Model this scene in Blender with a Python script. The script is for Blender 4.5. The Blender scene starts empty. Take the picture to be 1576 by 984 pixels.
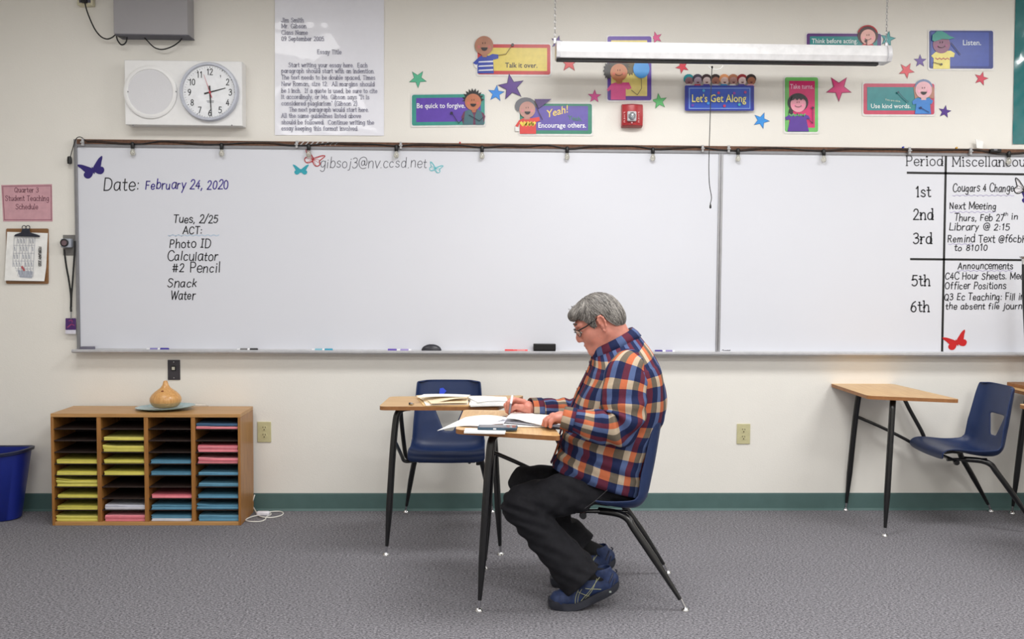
import bpy, bmesh, math, random
import numpy as np
from mathutils import Vector, Matrix
R = random.Random(7)
PI = math.pi
scene = bpy.context.scene
COL = scene.collection

# ------------------------------------------------------------------ camera
CAM_D, CAM_H, YAW, PITCH, ROLL, FPX = 5.63067, 1.40093, 0.0314702, 0.0516611, 0.0067016, 1510.57
cy_, sy_, cp_, sp_ = math.cos(YAW), math.sin(YAW), math.cos(PITCH), math.sin(PITCH)
FW = Vector((sy_*cp_, cy_*cp_, -sp_)); RT = Vector((cy_, -sy_, 0)); UP = RT.cross(FW)
cr_, sr_ = math.cos(ROLL), math.sin(ROLL)
R2 = cr_*RT + sr_*UP; U2 = -sr_*RT + cr_*UP
CP = Vector((0, -CAM_D, CAM_H))
cam = bpy.data.objects.new('camera', bpy.data.cameras.new('camera'))
COL.objects.link(cam)
M = Matrix((R2, U2, -FW)).transposed().to_4x4(); M.translation = CP
cam.matrix_world = M
cam.data.sensor_width = 36; cam.data.lens = FPX/1576*36
cam.data.clip_end = 60
scene.camera = cam

# ------------------------------------------------------------------ world, lamps, exposure
w = bpy.data.worlds.new('world'); scene.world = w; w.use_nodes = True
w.node_tree.nodes['Background'].inputs[0].default_value = (0.9, 0.95, 1, 1)
w.node_tree.nodes['Background'].inputs[1].default_value = 0.25
scene.view_settings.view_transform = 'Standard'
scene.view_settings.look = 'None'
scene.view_settings.gamma = 1
scene.view_settings.use_curve_mapping = False
scene.view_settings.exposure = 0.0
CEIL = 3.05
def ceiling_lamp(x, y, power):
    l = bpy.data.lights.new('ceiling_lamp', 'AREA'); l.shape = 'RECTANGLE'
    l.size = 1.2; l.size_y = 0.55; l.energy = power; l.color = (1.0, 0.992, 0.978)
    o = bpy.data.objects.new('ceiling_lamp', l); COL.objects.link(o)
    o.location = (x, y, CEIL-0.03)
for yy, pw in ((-1.6, 37), (-3.8, 38), (-6.0, 36)):
    for xx, k in ((-1.7, 0.55), (0.75, 1.2), (3.2, 0.95)):
        ceiling_lamp(xx, yy, pw*k)

# ------------------------------------------------------------------ pixel helpers: where a point of the photo stands in the room
def ray(u, v): return FW*FPX + R2*(u-788) - U2*(v-492)
def Yp(u, v, y=0.0):
    d = ray(u, v); return CP + d*((y+CAM_D)/d.y)
def Zp(u, v, z=0.0):
    d = ray(u, v); return CP + d*((z-CAM_H)/d.z)

# ------------------------------------------------------------------ materials
def s2l(c):
    c = c/255.0
    return c/12.92 if c <= 0.04045 else ((c+0.055)/1.055)**2.4
def rgb(*c): return (s2l(c[0]), s2l(c[1]), s2l(c[2]), 1)
MATS = {}
def mat(name, color, rough=0.55, metal=0.0, var=0.06, vscale=30, bump=0.0, bscale=200, spec=0.5, coat=0.0, emit=0, trans=0.0, alpha=1.0, stretch=None):
    if name in MATS: return MATS[name]
    m = bpy.data.materials.new(name); m.use_nodes = True
    nt = m.node_tree; b = nt.nodes['Principled BSDF']
    b.inputs['Roughness'].default_value = rough; b.inputs['Metallic'].default_value = metal
    b.inputs['Specular IOR Level'].default_value = spec
    b.inputs['Coat Weight'].default_value = coat
    b.inputs['Transmission Weight'].default_value = trans
    b.inputs['Alpha'].default_value = alpha
    if emit:
        b.inputs['Emission Color'].default_value = color; b.inputs['Emission Strength'].default_value = emit
    tc = nt.nodes.new('ShaderNodeTexCoord')
    mp = nt.nodes.new('ShaderNodeMapping'); nt.links.new(tc.outputs['Object'], mp.inputs[0])
    if stretch: mp.inputs['Scale'].default_value = stretch
    n = nt.nodes.new('ShaderNodeTexNoise'); n.inputs['Scale'].default_value = vscale; n.inputs['Detail'].default_value = 3
    nt.links.new(mp.outputs[0], n.inputs['Vector'])
    r = nt.nodes.new('ShaderNodeValToRGB'); nt.links.new(n.outputs['Fac'], r.inputs[0])
    c = Vector(color[:3])
    r.color_ramp.elements[0].position = 0.3; r.color_ramp.elements[1].position = 0.7
    r.color_ramp.elements[0].color = (*(c*(1-var)), 1); r.color_ramp.elements[1].color = (*(c*(1+var)), 1)
    nt.links.new(r.outputs[0], b.inputs['Base Color'])
    if bump:
        n2 = nt.nodes.new('ShaderNodeTexNoise'); n2.inputs['Scale'].default_value = bscale; n2.inputs['Detail'].default_value = 4
        nt.links.new(mp.outputs[0], n2.inputs['Vector'])
        bp = nt.nodes.new('ShaderNodeBump'); bp.inputs['Strength'].default_value = bump; bp.inputs['Distance'].default_value = 0.002
        nt.links.new(n2.outputs['Fac'], bp.inputs['Height']); nt.links.new(bp.outputs[0], b.inputs['Normal'])
    MATS[name] = m
    return m
def col(*c, rough=0.5, **k):
    return mat('paint_%d_%d_%d_%d' % (c[0], c[1], c[2], int(rough*100)), rgb(*c), rough, **k)

def wood(name, c0, c1, scale=1.0, rough=0.35, axis=0, coat=0.1):
    m = bpy.data.materials.new(name); m.use_nodes = True; nt = m.node_tree; b = nt.nodes['Principled BSDF']
    b.inputs['Roughness'].default_value = rough; b.inputs['Coat Weight'].default_value = coat
    tc = nt.nodes.new('ShaderNodeTexCoord'); mp = nt.nodes.new('ShaderNodeMapping')
    nt.links.new(tc.outputs['Object'], mp.inputs[0])
    sc = [22*scale, 22*scale, 22*scale]; sc[axis] = 1.6*scale; mp.inputs['Scale'].default_value = sc
    n = nt.nodes.new('ShaderNodeTexNoise'); n.inputs['Scale'].default_value = 4; n.inputs['Detail'].default_value = 6; n.inputs['Distortion'].default_value = 0.6
    nt.links.new(mp.outputs[0], n.inputs['Vector'])
    r = nt.nodes.new('ShaderNodeValToRGB'); nt.links.new(n.outputs['Fac'], r.inputs[0])
    r.color_ramp.elements[0].position = 0.32; r.color_ramp.elements[1].position = 0.68
    r.color_ramp.elements[0].color = c0; r.color_ramp.elements[1].color = c1
    nt.links.new(r.outputs[0], b.inputs['Base Color'])
    bp = nt.nodes.new('ShaderNodeBump'); bp.inputs['Strength'].default_value = 0.08; bp.inputs['Distance'].default_value = 0.001
    nt.links.new(n.outputs['Fac'], bp.inputs['Height']); nt.links.new(bp.outputs[0], b.inputs['Normal'])
    return m

# ------------------------------------------------------------------ mesh builder
class MB:
    def __init__(s): s.v = []; s.f = []; s.mi = []
    def add(s, vs, fs, mi=0):
        o = len(s.v); s.v += [tuple(x) for x in vs]
        s.f += [tuple(i+o for i in f) for f in fs]; s.mi += [mi]*len(fs); return s
    def box(s, a, b, mi=0):
        (x0, y0, z0), (x1, y1, z1) = a, b
        vs = [(x0,y0,z0),(x1,y0,z0),(x1,y1,z0),(x0,y1,z0),(x0,y0,z1),(x1,y0,z1),(x1,y1,z1),(x0,y1,z1)]
        return s.add(vs, [(0,3,2,1),(4,5,6,7),(0,1,5,4),(1,2,6,5),(2,3,7,6),(3,0,4,7)], mi)
    def loft(s, rings, cap=True, mi=0, closed=True):
        n = len(rings[0]); vs = [p for r in rings for p in r]; fs = []
        for i in range(len(rings)-1):
            for j in range(n if closed else n-1):
                a = i*n+j; b = i*n+(j+1) % n
                fs.append((a, b, b+n, a+n))
        if cap:
            fs.append(tuple(range(n-1, -1, -1))); k = (len(rings)-1)*n; fs.append(tuple(range(k, k+n)))
        return s.add(vs, fs, mi)
    def tube(s, pts, rad, n=10, mi=0, cap=True, flat=1.0):
        pts = [Vector(p) for p in pts]
        if not hasattr(rad, '__len__'): rad = [rad]*len(pts)
        t0 = (pts[1]-pts[0]).normalized()
        nx = t0.orthogonal().normalized(); rings = []
        for i, p in enumerate(pts):
            if i == 0: t = t0
            elif i == len(pts)-1: t = (pts[i]-pts[i-1]).normalized()
            else: t = ((pts[i]-pts[i-1]).normalized()+(pts[i+1]-pts[i]).normalized()).normalized()
            nx = (nx - t*nx.dot(t)).normalized(); ny = t.cross(nx)
            rings.append([p + (nx*math.cos(2*PI*k/n) + ny*math.sin(2*PI*k/n)*flat)*rad[i] for k in range(n)])
        return s.loft(rings, cap, mi)
    def lathe(s, prof, c=(0,0,0), n=32, axis='z', mi=0, cap=True):
        rings = []
        for r, h in prof:
            ring = []
            for k in range(n):
                a = 2*PI*k/n
                if axis == 'z': ring.append((c[0]+r*math.cos(a), c[1]+r*math.sin(a), c[2]+h))
                elif axis == 'y': ring.append((c[0]+r*math.cos(a), c[1]-h, c[2]+r*math.sin(a)))
                else: ring.append((c[0]+h, c[1]+r*math.cos(a), c[2]+r*math.sin(a)))
            rings.append(ring)
        return s.loft(rings, cap, mi)
    def prism(s, poly, d0, d1, mi=0):
        """poly: 3D points of one face; extruded from offset vector d0 to d1"""
        d0 = Vector(d0); d1 = Vector(d1); n = len(poly)
        vs = [Vector(p)+d0 for p in poly]+[Vector(p)+d1 for p in poly]
        fs = [tuple(range(n)), tuple(range(2*n-1, n-1, -1))]+[(i, i+n, (i+1) % n+n, (i+1) % n) for i in range(n)]
        return s.add(vs, fs, mi)
    def build(s, name, m, parent=None, origin=None, smooth=False, bevel=0, angle=40, local=False):
        me = bpy.data.meshes.new(name)
        vs = [Vector(v) for v in s.v]
        if parent is not None:
            if not local:
                po = parent.get('_o', None) if False else WO[parent.name]
                vs = [v-po for v in vs]
        else:
            if origin is None:
                xs = [v.x for v in vs]; ys = [v.y for v in vs]; zs = [v.z for v in vs]
                origin = Vector(((min(xs)+max(xs))/2, (min(ys)+max(ys))/2, min(zs)))
            origin = Vector(origin); vs = [v-origin for v in vs]
        me.from_pydata([tuple(v) for v in vs], [], s.f)
        ms = m if isinstance(m, (list, tuple)) else [m]
        for mm in ms: me.materials.append(mm)
        me.polygons.foreach_set('material_index', s.mi)
        me.update()
        bm = bmesh.new(); bm.from_mesh(me); bmesh.ops.recalc_face_normals(bm, faces=bm.faces); bm.to_mesh(me); bm.free()
        o = bpy.data.objects.new(name, me); COL.objects.link(o)
        if smooth:
            me.shade_smooth()
            me.set_sharp_from_angle(angle=math.radians(angle))
        if bevel:
            bv = o.modifiers.new('bevel', 'BEVEL'); bv.width = bevel; bv.segments = 2; bv.limit_method = 'ANGLE'; bv.angle_limit = math.radians(50)
            me.shade_smooth(); me.set_sharp_from_angle(angle=math.radians(60))
        if parent is not None:
            o.parent = parent; WO[o.name] = WO[parent.name]
        else:
            o.location = origin; WO[o.name] = origin
        return o
WO = {}
def tag(o, label=None, cat=None, group=None, kind=None):
    if label: o['label'] = label
    if cat: o['category'] = cat
    if group: o['group'] = group
    if kind: o['kind'] = kind
    return o
def thing(name, label, cat, loc=(0,0,0), rotz=0, group=None):
    o = bpy.data.objects.new(name, None); COL.objects.link(o); o.location = loc; o.rotation_euler = (0,0,rotz)
    o.empty_display_size = 0.05
    WO[o.name] = Vector(loc); return tag(o, label, cat, group)
def copy_tree(o, parent=None):
    c = o.copy(); COL.objects.link(c); WO[c.name] = WO[o.name]
    if parent is not None: c.parent = parent
    for ch in list(o.children): copy_tree(ch, c)
    return c
def smooth_path(pts, sub=6, closed=False):
    P = [Vector(p) for p in pts]; n = len(P); out = []
    if n < 3: return P
    rng = n if closed else n-1
    for i in range(rng):
        if closed: p0, p1, p2, p3 = P[i-1], P[i], P[(i+1) % n], P[(i+2) % n]
        else: p0, p1, p2, p3 = P[max(i-1,0)], P[i], P[i+1], P[min(i+2,n-1)]
        for k in range(sub):
            t = k/sub
            out.append(0.5*((2*p1)+(p2-p0)*t+(2*p0-5*p1+4*p2-p3)*t*t+(3*p1-p0-3*p2+p3)*t**3))
    if not closed: out.append(P[-1])
    return out

# flat decal pieces given by photo pixels on the plane y = -off
def on_wall(pts, off): return [Yp(u, v, -off) for u, v in pts]
def decal(mb, pts, off, th=0.0006, mi=0):
    return mb.prism(on_wall(pts, off), (0,0,0), (0,-th,0), mi)
def rrect(u0, v0, u1, v1, r=3, n=4, tilt=0):
    out = []
    for cx, cy, a0 in ((u1-r, v0+r, -90), (u1-r, v1-r, 0), (u0+r, v1-r, 90), (u0+r, v0+r, 180)):
        for k in range(n+1):
            a = math.radians(a0+90*k/n); out.append((cx+r*math.cos(a), cy+r*math.sin(a)))
    return [(u, v+tilt*(u-u0)) for u, v in out]
def circ(cx, cy, rx, ry=None, n=20, a0=0, a1=360):
    ry = ry or rx
    full = a1-a0 >= 360
    return [(cx+rx*math.cos(math.radians(a0+(a1-a0)*k/(n if full else n-1))), cy+ry*math.sin(math.radians(a0+(a1-a0)*k/(n if full else n-1)))) for k in range(n)]

# ------------------------------------------------------------------ lettering: a single-stroke alphabet, drawn as thin ribbons
G = {
'a':'4.4|~3.6,3.6 2.4,4.1 .9,3.4 .5,1.8 1,.3 2.2,0 3.3,1 3.6,2.6|3.7,4 3.7,.8 4.1,0',
'b':'4.4|.7,6.4 .7,0|~.7,2.6 1.6,3.9 2.9,3.9 3.8,2.6 3.6,.9 2.4,0 .7,.5',
'c':'4|~3.6,3.3 2.6,4 1.2,3.7 .5,2 1.1,.4 2.4,0 3.6,.6',
'd':'4.5|~3.7,2.6 3.1,3.9 1.7,4 .6,2.8 .6,1 1.7,0 3,.4 3.7,1.6|3.8,6.4 3.8,0',
'e':'4.1|~.6,2 3.6,2.1 3.3,3.5 2.1,4.1 .9,3.4 .5,1.8 1.2,.3 2.6,0 3.6,.7',
'f':'3.2|~3,6.1 2.2,6.4 1.4,5.6 1.3,3 1.3,0|.3,3.9 2.6,3.9',
'g':'4.4|~3.6,3.4 2.4,4.1 .9,3.4 .6,1.8 1.3,.5 2.6,.4 3.6,1.8|~3.7,4 3.7,0 3.3,-1.9 1.9,-2.4 .7,-1.7',
'h':'4.4|.7,6.4 .7,0|~.7,2.5 1.7,3.8 2.9,4 3.6,3 3.7,0',
'i':'1.8|.9,4 .9,0|.9,5.4 .95,5.8',
'j':'2.2|~1.5,4 1.5,0 1.2,-1.9 .1,-2.2|1.5,5.4 1.55,5.8',
'k':'4.1|.7,6.4 .7,0|3.3,4 .8,1.7|1.7,2.4 3.7,0',
'l':'1.8|.9,6.4 .9,0',
'm':'6.6|.7,4 .7,0|~.7,2.5 1.5,3.8 2.5,4 3.2,3 3.3,0|~3.3,2.5 4.1,3.8 5.1,4 5.8,3 5.9,0',
'n':'4.4|.7,4 .7,0|~.7,2.5 1.7,3.8 2.9,4 3.6,3 3.7,0',
'o':'4.4|~2.2,4.1 .9,3.4 .5,2 .9,.6 2.2,0 3.5,.6 3.9,2 3.5,3.4 2.2,4.1',
'p':'4.4|.7,4 .7,-2.4|~.7,2.6 1.6,3.9 2.9,3.9 3.8,2.6 3.6,.9 2.4,0 .7,.6',
'q':'4.5|~3.7,2.6 3.1,3.9 1.7,4 .6,2.8 .6,1 1.7,0 3,.4 3.7,1.6|3.8,4 3.8,-2.4',
'r':'3.2|.7,4 .7,0|~.7,2.3 1.5,3.7 2.9,3.9',
's':'3.8|~3.2,3.3 2.1,4.1 .9,3.6 .8,2.7 2,2.1 3.1,1.5 3.2,.6 2,0 .5,.6',
't':'3.1|~1.4,5.6 1.4,1.2 1.9,.1 2.9,.3|.3,3.9 2.7,3.9',
'u':'4.4|~.7,4 .7,1.2 1.5,.1 2.7,.2 3.7,1.6|3.7,4 3.7,0',
'v':'4|.4,4 2,0 3.6,4',
'w':'5.8|.4,4 1.7,0 2.9,3.6 4.1,0 5.4,4',
'x':'4|.5,4 3.5,0|3.5,4 .5,0',
'y':'4.1|.5,4 2.2,.3|3.7,4 1.2,-2.4',
'z':'3.9|.6,4 3.4,4 .5,0 3.5,0',
'A':'5.4|.3,0 2.7,6.2 5.1,0|1.2,2.1 4.2,2.1',
'B':'4.9|.8,6.2 .8,0|~.8,6.2 3.2,6.1 3.9,4.8 3.1,3.4 .8,3.3|~.8,3.3 3.6,3.1 4.3,1.6 3.4,.1 .8,0',
'C':'5.3|~4.9,5 3.6,6.2 1.7,5.8 .6,3.9 .7,1.7 1.9,.2 3.7,0 4.9,1',
'D':'5.4|.8,6.2 .8,0|~.8,6.2 3.2,6 4.7,4.5 4.7,1.8 3.3,.2 .8,0',
'E':'4.6|4,6.2 .8,6.2 .8,0 4.1,0|.8,3.2 3.5,3.2',
'F':'4.4|4,6.2 .8,6.2 .8,0|.8,3.2 3.4,3.2',
'G':'5.5|~4.9,5 3.6,6.2 1.7,5.8 .6,3.9 .7,1.7 1.9,.2 3.7,0 4.9,.9|4.9,.4 4.9,2.8 3.3,2.8',
'H':'5.4|.8,6.2 .8,0|4.6,6.2 4.6,0|.8,3.2 4.6,3.2',
'I':'3|1.5,6.2 1.5,0|.5,6.2 2.5,6.2|.5,0 2.5,0',
'J':'3.8|~3,6.2 3,1.6 2.2,.1 .9,.1 .3,1',
'K':'4.9|.8,6.2 .8,0|4.3,6.2 .9,2.8|1.9,3.8 4.5,0',
'L':'4.3|.8,6.2 .8,0 4,0',
'M':'6.6|.8,0 .8,6.2 3.3,1.2 5.8,6.2 5.8,0',
'N':'5.5|.8,0 .8,6.2 4.7,0 4.7,6.2',
'O':'5.8|~2.9,6.2 1.2,5.4 .5,3.1 1.2,.8 2.9,0 4.6,.8 5.3,3.1 4.6,5.4 2.9,6.2',
'P':'4.7|.8,6.2 .8,0|~.8,6.2 3.3,6.1 4.2,4.6 3.3,3 .8,2.9',
'Q':'5.8|~2.9,6.2 1.2,5.4 .5,3.1 1.2,.8 2.9,0 4.6,.8 5.3,3.1 4.6,5.4 2.9,6.2|3.4,1.5 5.2,-.5',
'R':'5|.8,6.2 .8,0|~.8,6.2 3.3,6.1 4.2,4.7 3.3,3.3 .8,3.2|2.3,3.2 4.5,0',
'S':'4.7|~4.1,5.3 2.8,6.2 1.1,5.9 .8,4.5 2.1,3.5 3.6,2.7 4.1,1.3 3,.1 1.5,0 .4,1',
'T':'4.9|.4,6.2 4.5,6.2|2.45,6.2 2.45,0',
'U':'5.3|~.8,6.2 .8,2 1.6,.3 2.7,0 3.8,.4 4.5,2 4.5,6.2',
'V':'5.1|.3,6.2 2.55,0 4.8,6.2','W':'7|.3,6.2 2,0 3.5,5.6 5,0 6.7,6.2','X':'5|.5,6.2 4.5,0|4.5,6.2 .5,0',
'Y':'4.9|.4,6.2 2.45,3.1 4.5,6.2|2.45,3.1 2.45,0','Z':'4.8|.6,6.2 4.3,6.2 .5,0 4.4,0',
'0':'4.4|~2.2,6.1 .9,5.2 .5,3 .9,.8 2.2,0 3.5,.8 3.9,3 3.5,5.2 2.2,6.1','1':'3|.6,4.9 1.7,6.1 1.7,0',
'2':'4.3|~.7,4.9 1.4,6 2.8,6.1 3.6,5 3.2,3.4 .5,.05|.5,0 3.9,0',
'3':'4.3|~.6,5.5 1.9,6.2 3.3,5.7 3.4,4.2 1.8,3.3|~1.8,3.3 3.5,3 3.8,1.3 2.6,.1 1.2,0 .4,.8',
'4':'4.5|3,6.1 .5,1.8 4.1,1.8|3.1,4 3.1,0','5':'4.3|3.7,6.1 1.1,6.1 .8,3.5|~.8,3.5 2.3,3.9 3.6,3.1 3.8,1.5 2.8,.2 1.3,0 .4,.7',
'6':'4.4|~3.4,6 1.8,5 .8,3 .6,1.2 1.7,0 3.2,.3 3.8,1.8 2.9,3.3 1.5,3.2 .7,1.8','7':'4.1|.5,6.1 3.8,6.1 1.5,0',
'8':'4.4|~2.2,6.1 1,5.3 1,4 2.2,3.3 3.6,2.4 3.7,1 2.2,0 .7,1 .8,2.4 2.2,3.3 3.4,4 3.4,5.3 2.2,6.1',
'9':'4.4|~3.7,4.3 2.7,2.9 1.3,3 .6,4.4 1.2,5.8 2.6,6.1 3.6,5.2 3.7,3.3 2.9,1.2 1.4,0',
'.':'1.6|.7,0 .8,.25',',':'1.7|.9,.4 .5,-1',':':'2|.9,.5 .9,.8|.9,3.3 .9,3.6',"'":'1.5|.8,6.4 .7,5.2','"':'2.2|.7,6.4 .7,5.3|1.5,6.4 1.5,5.3',
'/':'3.4|.2,-.6 3.2,6.8','(':'2.2|~1.8,7 .7,4.6 .7,1.6 1.8,-1',')':'2.2|~.5,7 1.6,4.6 1.6,1.6 .5,-1','!':'1.8|.9,6.3 .9,1.8|.9,.2 .9,.4',
'#':'4.6|1.5,5.6 1.2,.2|3.2,5.6 2.9,.2|.4,3.9 4.1,3.9|.3,1.9 4,1.9','-':'2.6|.4,2.4 2.2,2.4',
'@':'6.4|~4.2,3.6 3.1,4.1 2.2,3.1 2.3,1.7 3.3,1.3 4.3,2.4 4.4,4|~4.4,4 4.5,1.7 5.5,1.5 6,3.4 5.2,5.6 3.1,6.2 1,5 .4,2.6 1.4,.2 3.4,-.6 5.4,-.1',
' ':'2.6'}
GC = {}
def glyph(ch):
    if ch in GC: return GC[ch]
    p = G[ch].split('|'); w_ = float(p[0]); st = []
    for q in p[1:]:
        sm = q.startswith('~'); q = q.lstrip('~')
        pts = [tuple(float(a) for a in z.split(',')) for z in q.split()]
        if sm: pts = [(a.x, a.y) for a in smooth_path([(x, y, 0) for x, y in pts], 4)]
        st.append((pts, sm))
    GC[ch] = (w_, st); return GC[ch]
def write(mb, text, u0, v0, u1, h, weight, off, tilt=0.0, slant=0.0, jit=0.0, serif=False, track=0.5, mi=0, seed=1, thin=1.0):
    """text from pixel u0 to u1 on baseline v0 with capital height h px, on the plane y=-off"""
    rr = random.Random(seed); tot = sum(glyph(c)[0]+track for c in text)
    sx = (u1-u0)/tot; sy = h/6.2; x = 0
    for c in text:
        w_, st = glyph(c)
        dy = rr.uniform(-1, 1)*jit; ds = 1+rr.uniform(-.12, .12)*min(jit*3, 1); dr = rr.uniform(-.06, .06)*min(jit*3, 1)
        for pts, sm in st:
            P = []
            lines = [pts]
            if serif and c not in '.,:\'"!':
                for e, q in ((pts[0], pts[1]), (pts[-1], pts[-2])):
                    if abs(e[0]-q[0]) < abs(e[1]-q[1])*0.75 and not (sm and c in 'acegsoCGSOQ0235689@'):
                        if c.islower() and e[1] > 3 and not c in 'vwxy': lines.append([(e[0]-.65, e[1]), (e[0]+.05, e[1])])
                        elif c in 'tf' : lines.append([(e[0]-.2, e[1]), (e[0]+.5, e[1])])
                        elif c == '1' and e[1] > 3: pass
                        else: lines.append([(e[0]-.5, e[1]), (e[0]+.5, e[1])])
            for ln in lines:
                q = []
                for (a, b) in ln:
                    px = u0+(x+a*ds+(b)*(slant+dr))*sx; py = v0-(b*ds+dy)*sy
                    q.append((px, py+tilt*(px-u0)))
                P.append(q)
            for q in P: ribbon(mb, q, weight, off, mi)
        x += w_+track
def ribbon(mb, q, wgt, off, mi=0):
    """a flat stroke of width wgt px following pixel points q, broken at sharp corners"""
    q = [p for i, p in enumerate(q) if i == 0 or math.hypot(p[0]-q[i-1][0], p[1]-q[i-1][1]) > 1e-4]
    if len(q) < 2: return
    runs = [[q[0]]]
    for i in range(1, len(q)):
        runs[-1].append(q[i])
        if i < len(q)-1:
            a, b, c = q[i-1], q[i], q[i+1]
            t0 = math.atan2(b[1]-a[1], b[0]-a[0]); t1 = math.atan2(c[1]-b[1], c[0]-b[0])
            if abs((t1-t0+PI) % (2*PI)-PI) > .8: runs.append([q[i]])
    for r in runs: ribbon1(mb, r, wgt, off, mi)
def ribbon1(mb, q, wgt, off, mi=0):
    L = []; Rr = []
    n = len(q)
    for i in range(n):
        a = q[max(i-1, 0)]; b = q[min(i+1, n-1)]
        dx, dy = b[0]-a[0], b[1]-a[1]; l = math.hypot(dx, dy) or 1
        dx /= l; dy /= l; px, py = q[i]
        if i == 0: px -= dx*wgt*.4; py -= dy*wgt*.4
        if i == n-1: px += dx*wgt*.4; py += dy*wgt*.4
        L.append(Yp(px-dy*wgt/2, py+dx*wgt/2, -off)); Rr.append(Yp(px+dy*wgt/2, py-dx*wgt/2, -off))
    vs = L+Rr
    mb.add(vs, [(i, i+1, n+i+1, n+i) for i in range(n-1)], mi)

def print_text(text, u0, v0, u1, h, off, name, m, parent, bold=0.0, tilt=0.0, th=0.0005):
    """printed sans lettering (built-in font) fitted between pixels u0..u1, baseline v0, capital height h"""
    cu = bpy.data.curves.new('t', 'FONT'); cu.body = text; cu.size = 1; cu.resolution_u = 2; cu.offset = bold
    o = bpy.data.objects.new('t', cu); COL.objects.link(o)
    dg = bpy.context.evaluated_depsgraph_get(); me = bpy.data.meshes.new_from_object(o.evaluated_get(dg))
    vs = [v.co.copy() for v in me.vertices]; fs = [tuple(p.vertices) for p in me.polygons]
    bpy.data.objects.remove(o); bpy.data.meshes.remove(me)
    x0 = min(v.x for v in vs); x1 = max(v.x for v in vs)
    mb = MB(); k = h/0.69
    pv = [((u0+(v.x-x0)/(x1-x0)*(u1-u0)), v0-v.y*k) for v in vs]
    pv = [(a, b+tilt*(a-u0)) for a, b in pv]
    mb.add([Yp(a, b, -off) for a, b in pv], fs)
    return mb.build(name, m, parent)
# ================================================================== the setting
def wall_mat():
    m = mat('painted_wall', rgb(236, 233, 226), 0.62, var=0.012, vscale=3, bump=0.25, bscale=150)
    return m
M_WALL = wall_mat()
def carpet_mat():
    m = bpy.data.materials.new('carpet'); m.use_nodes = True; nt = m.node_tree; b = nt.nodes['Principled BSDF']
    b.inputs['Roughness'].default_value = 0.95; b.inputs['Specular IOR Level'].default_value = 0.15
    tc = nt.nodes.new('ShaderNodeTexCoord'); mp = nt.nodes.new('ShaderNodeMapping'); nt.links.new(tc.outputs['Object'], mp.inputs[0])
    mp.inputs['Scale'].default_value = (0.8, 1.15, 1)
    n1 = nt.nodes.new('ShaderNodeTexNoise'); n1.inputs['Scale'].default_value = 120; n1.inputs['Detail'].default_value = 5; n1.inputs['Roughness'].default_value = 0.75
    n2 = nt.nodes.new('ShaderNodeTexVoronoi'); n2.inputs['Scale'].default_value = 150
    n3 = nt.nodes.new('ShaderNodeTexNoise'); n3.inputs['Scale'].default_value = 1.3; n3.inputs['Detail'].default_value = 4
    for n in (n1, n2, n3): nt.links.new(mp.outputs[0], n.inputs['Vector'])
    r = nt.nodes.new('ShaderNodeValToRGB'); nt.links.new(n1.outputs['Fac'], r.inputs[0])
    e = r.color_ramp.elements; e[0].position = 0.36; e[1].position = 0.66
    e[0].color = rgb(58, 57, 62); e[1].color = rgb(170, 168, 174)
    r2 = nt.nodes.new('ShaderNodeValToRGB'); nt.links.new(n2.outputs['Distance'], r2.inputs[0])
    r2.color_ramp.elements[0].color = (0.6, 0.6, 0.61, 1); r2.color_ramp.elements[1].color = (1, 1, 1, 1); r2.color_ramp.elements[1].position = 0.6
    r3 = nt.nodes.new('ShaderNodeValToRGB'); nt.links.new(n3.outputs['Fac'], r3.inputs[0])
    r3.color_ramp.elements[0].color = (0.9, 0.9, 0.9, 1); r3.color_ramp.elements[1].color = (1, 1, 1, 1)
    mx = nt.nodes.new('ShaderNodeMixRGB'); mx.blend_type = 'MULTIPLY'; mx.inputs[0].default_value = 0.7
    nt.links.new(r.outputs[0], mx.inputs[1]); nt.links.new(r2.outputs[0], mx.inputs[2])
    mx2 = nt.nodes.new('ShaderNodeMixRGB'); mx2.blend_type = 'MULTIPLY'; mx2.inputs[0].default_value = 1
    nt.links.new(mx.outputs[0], mx2.inputs[1]); nt.links.new(r3.outputs[0], mx2.inputs[2])
    nt.links.new(mx2.outputs[0], b.inputs['Base Color'])
    bp = nt.nodes.new('ShaderNodeBump'); bp.inputs['Strength'].default_value = 0.6; bp.inputs['Distance'].default_value = 0.004
    nt.links.new(n1.outputs['Fac'], bp.inputs['Height']); nt.links.new(bp.outputs[0], b.inputs['Normal'])
    return m
X0, X1, Y0 = -3.75, 4.6, -7.4
def struct(name, mb, m, parent=None, **k):
    o = mb.build(name, m, parent, **k)
    if parent is None: o['kind'] = 'structure'
    return o
struct('floor', MB().box((X0-.1, Y0-.1, -.1), (X1+.1, .1, 0)), carpet_mat())
struct('ceiling', MB().box((X0-.1, Y0-.1, CEIL), (X1+.1, .1, CEIL+.1)), mat('ceiling_tile', rgb(225, 224, 218), 0.8, bump=0.3, bscale=60))
struct('wall_back', MB().box((X0-.1, 0, 0), (X1+.1, .1, CEIL)), M_WALL)
struct('wall_left', MB().box((X0-.1, Y0, 0), (X0, 0, CEIL)), M_WALL)
struct('wall_right', MB().box((X1, Y0, 0), (X1+.1, 0, CEIL)), M_WALL)
struct('wall_front', MB().box((X0-.1, Y0-.1, 0), (X1+.1, Y0, CEIL)), M_WALL)
M_BASE = mat('green_rubber_base', rgb(78, 106, 104), 0.5, var=0.06, vscale=14)
bb = MB()
prof = [(-.014, 0), (-.012, .004), (-.005, .012), (-.004, .095), (-.002, .1016), (0, .1016), (0, 0)]
bb.loft([[(X0, y, z) for y, z in prof], [(X1, y, z) for y, z in prof]])
struct('baseboard_back', bb, M_BASE)

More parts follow.
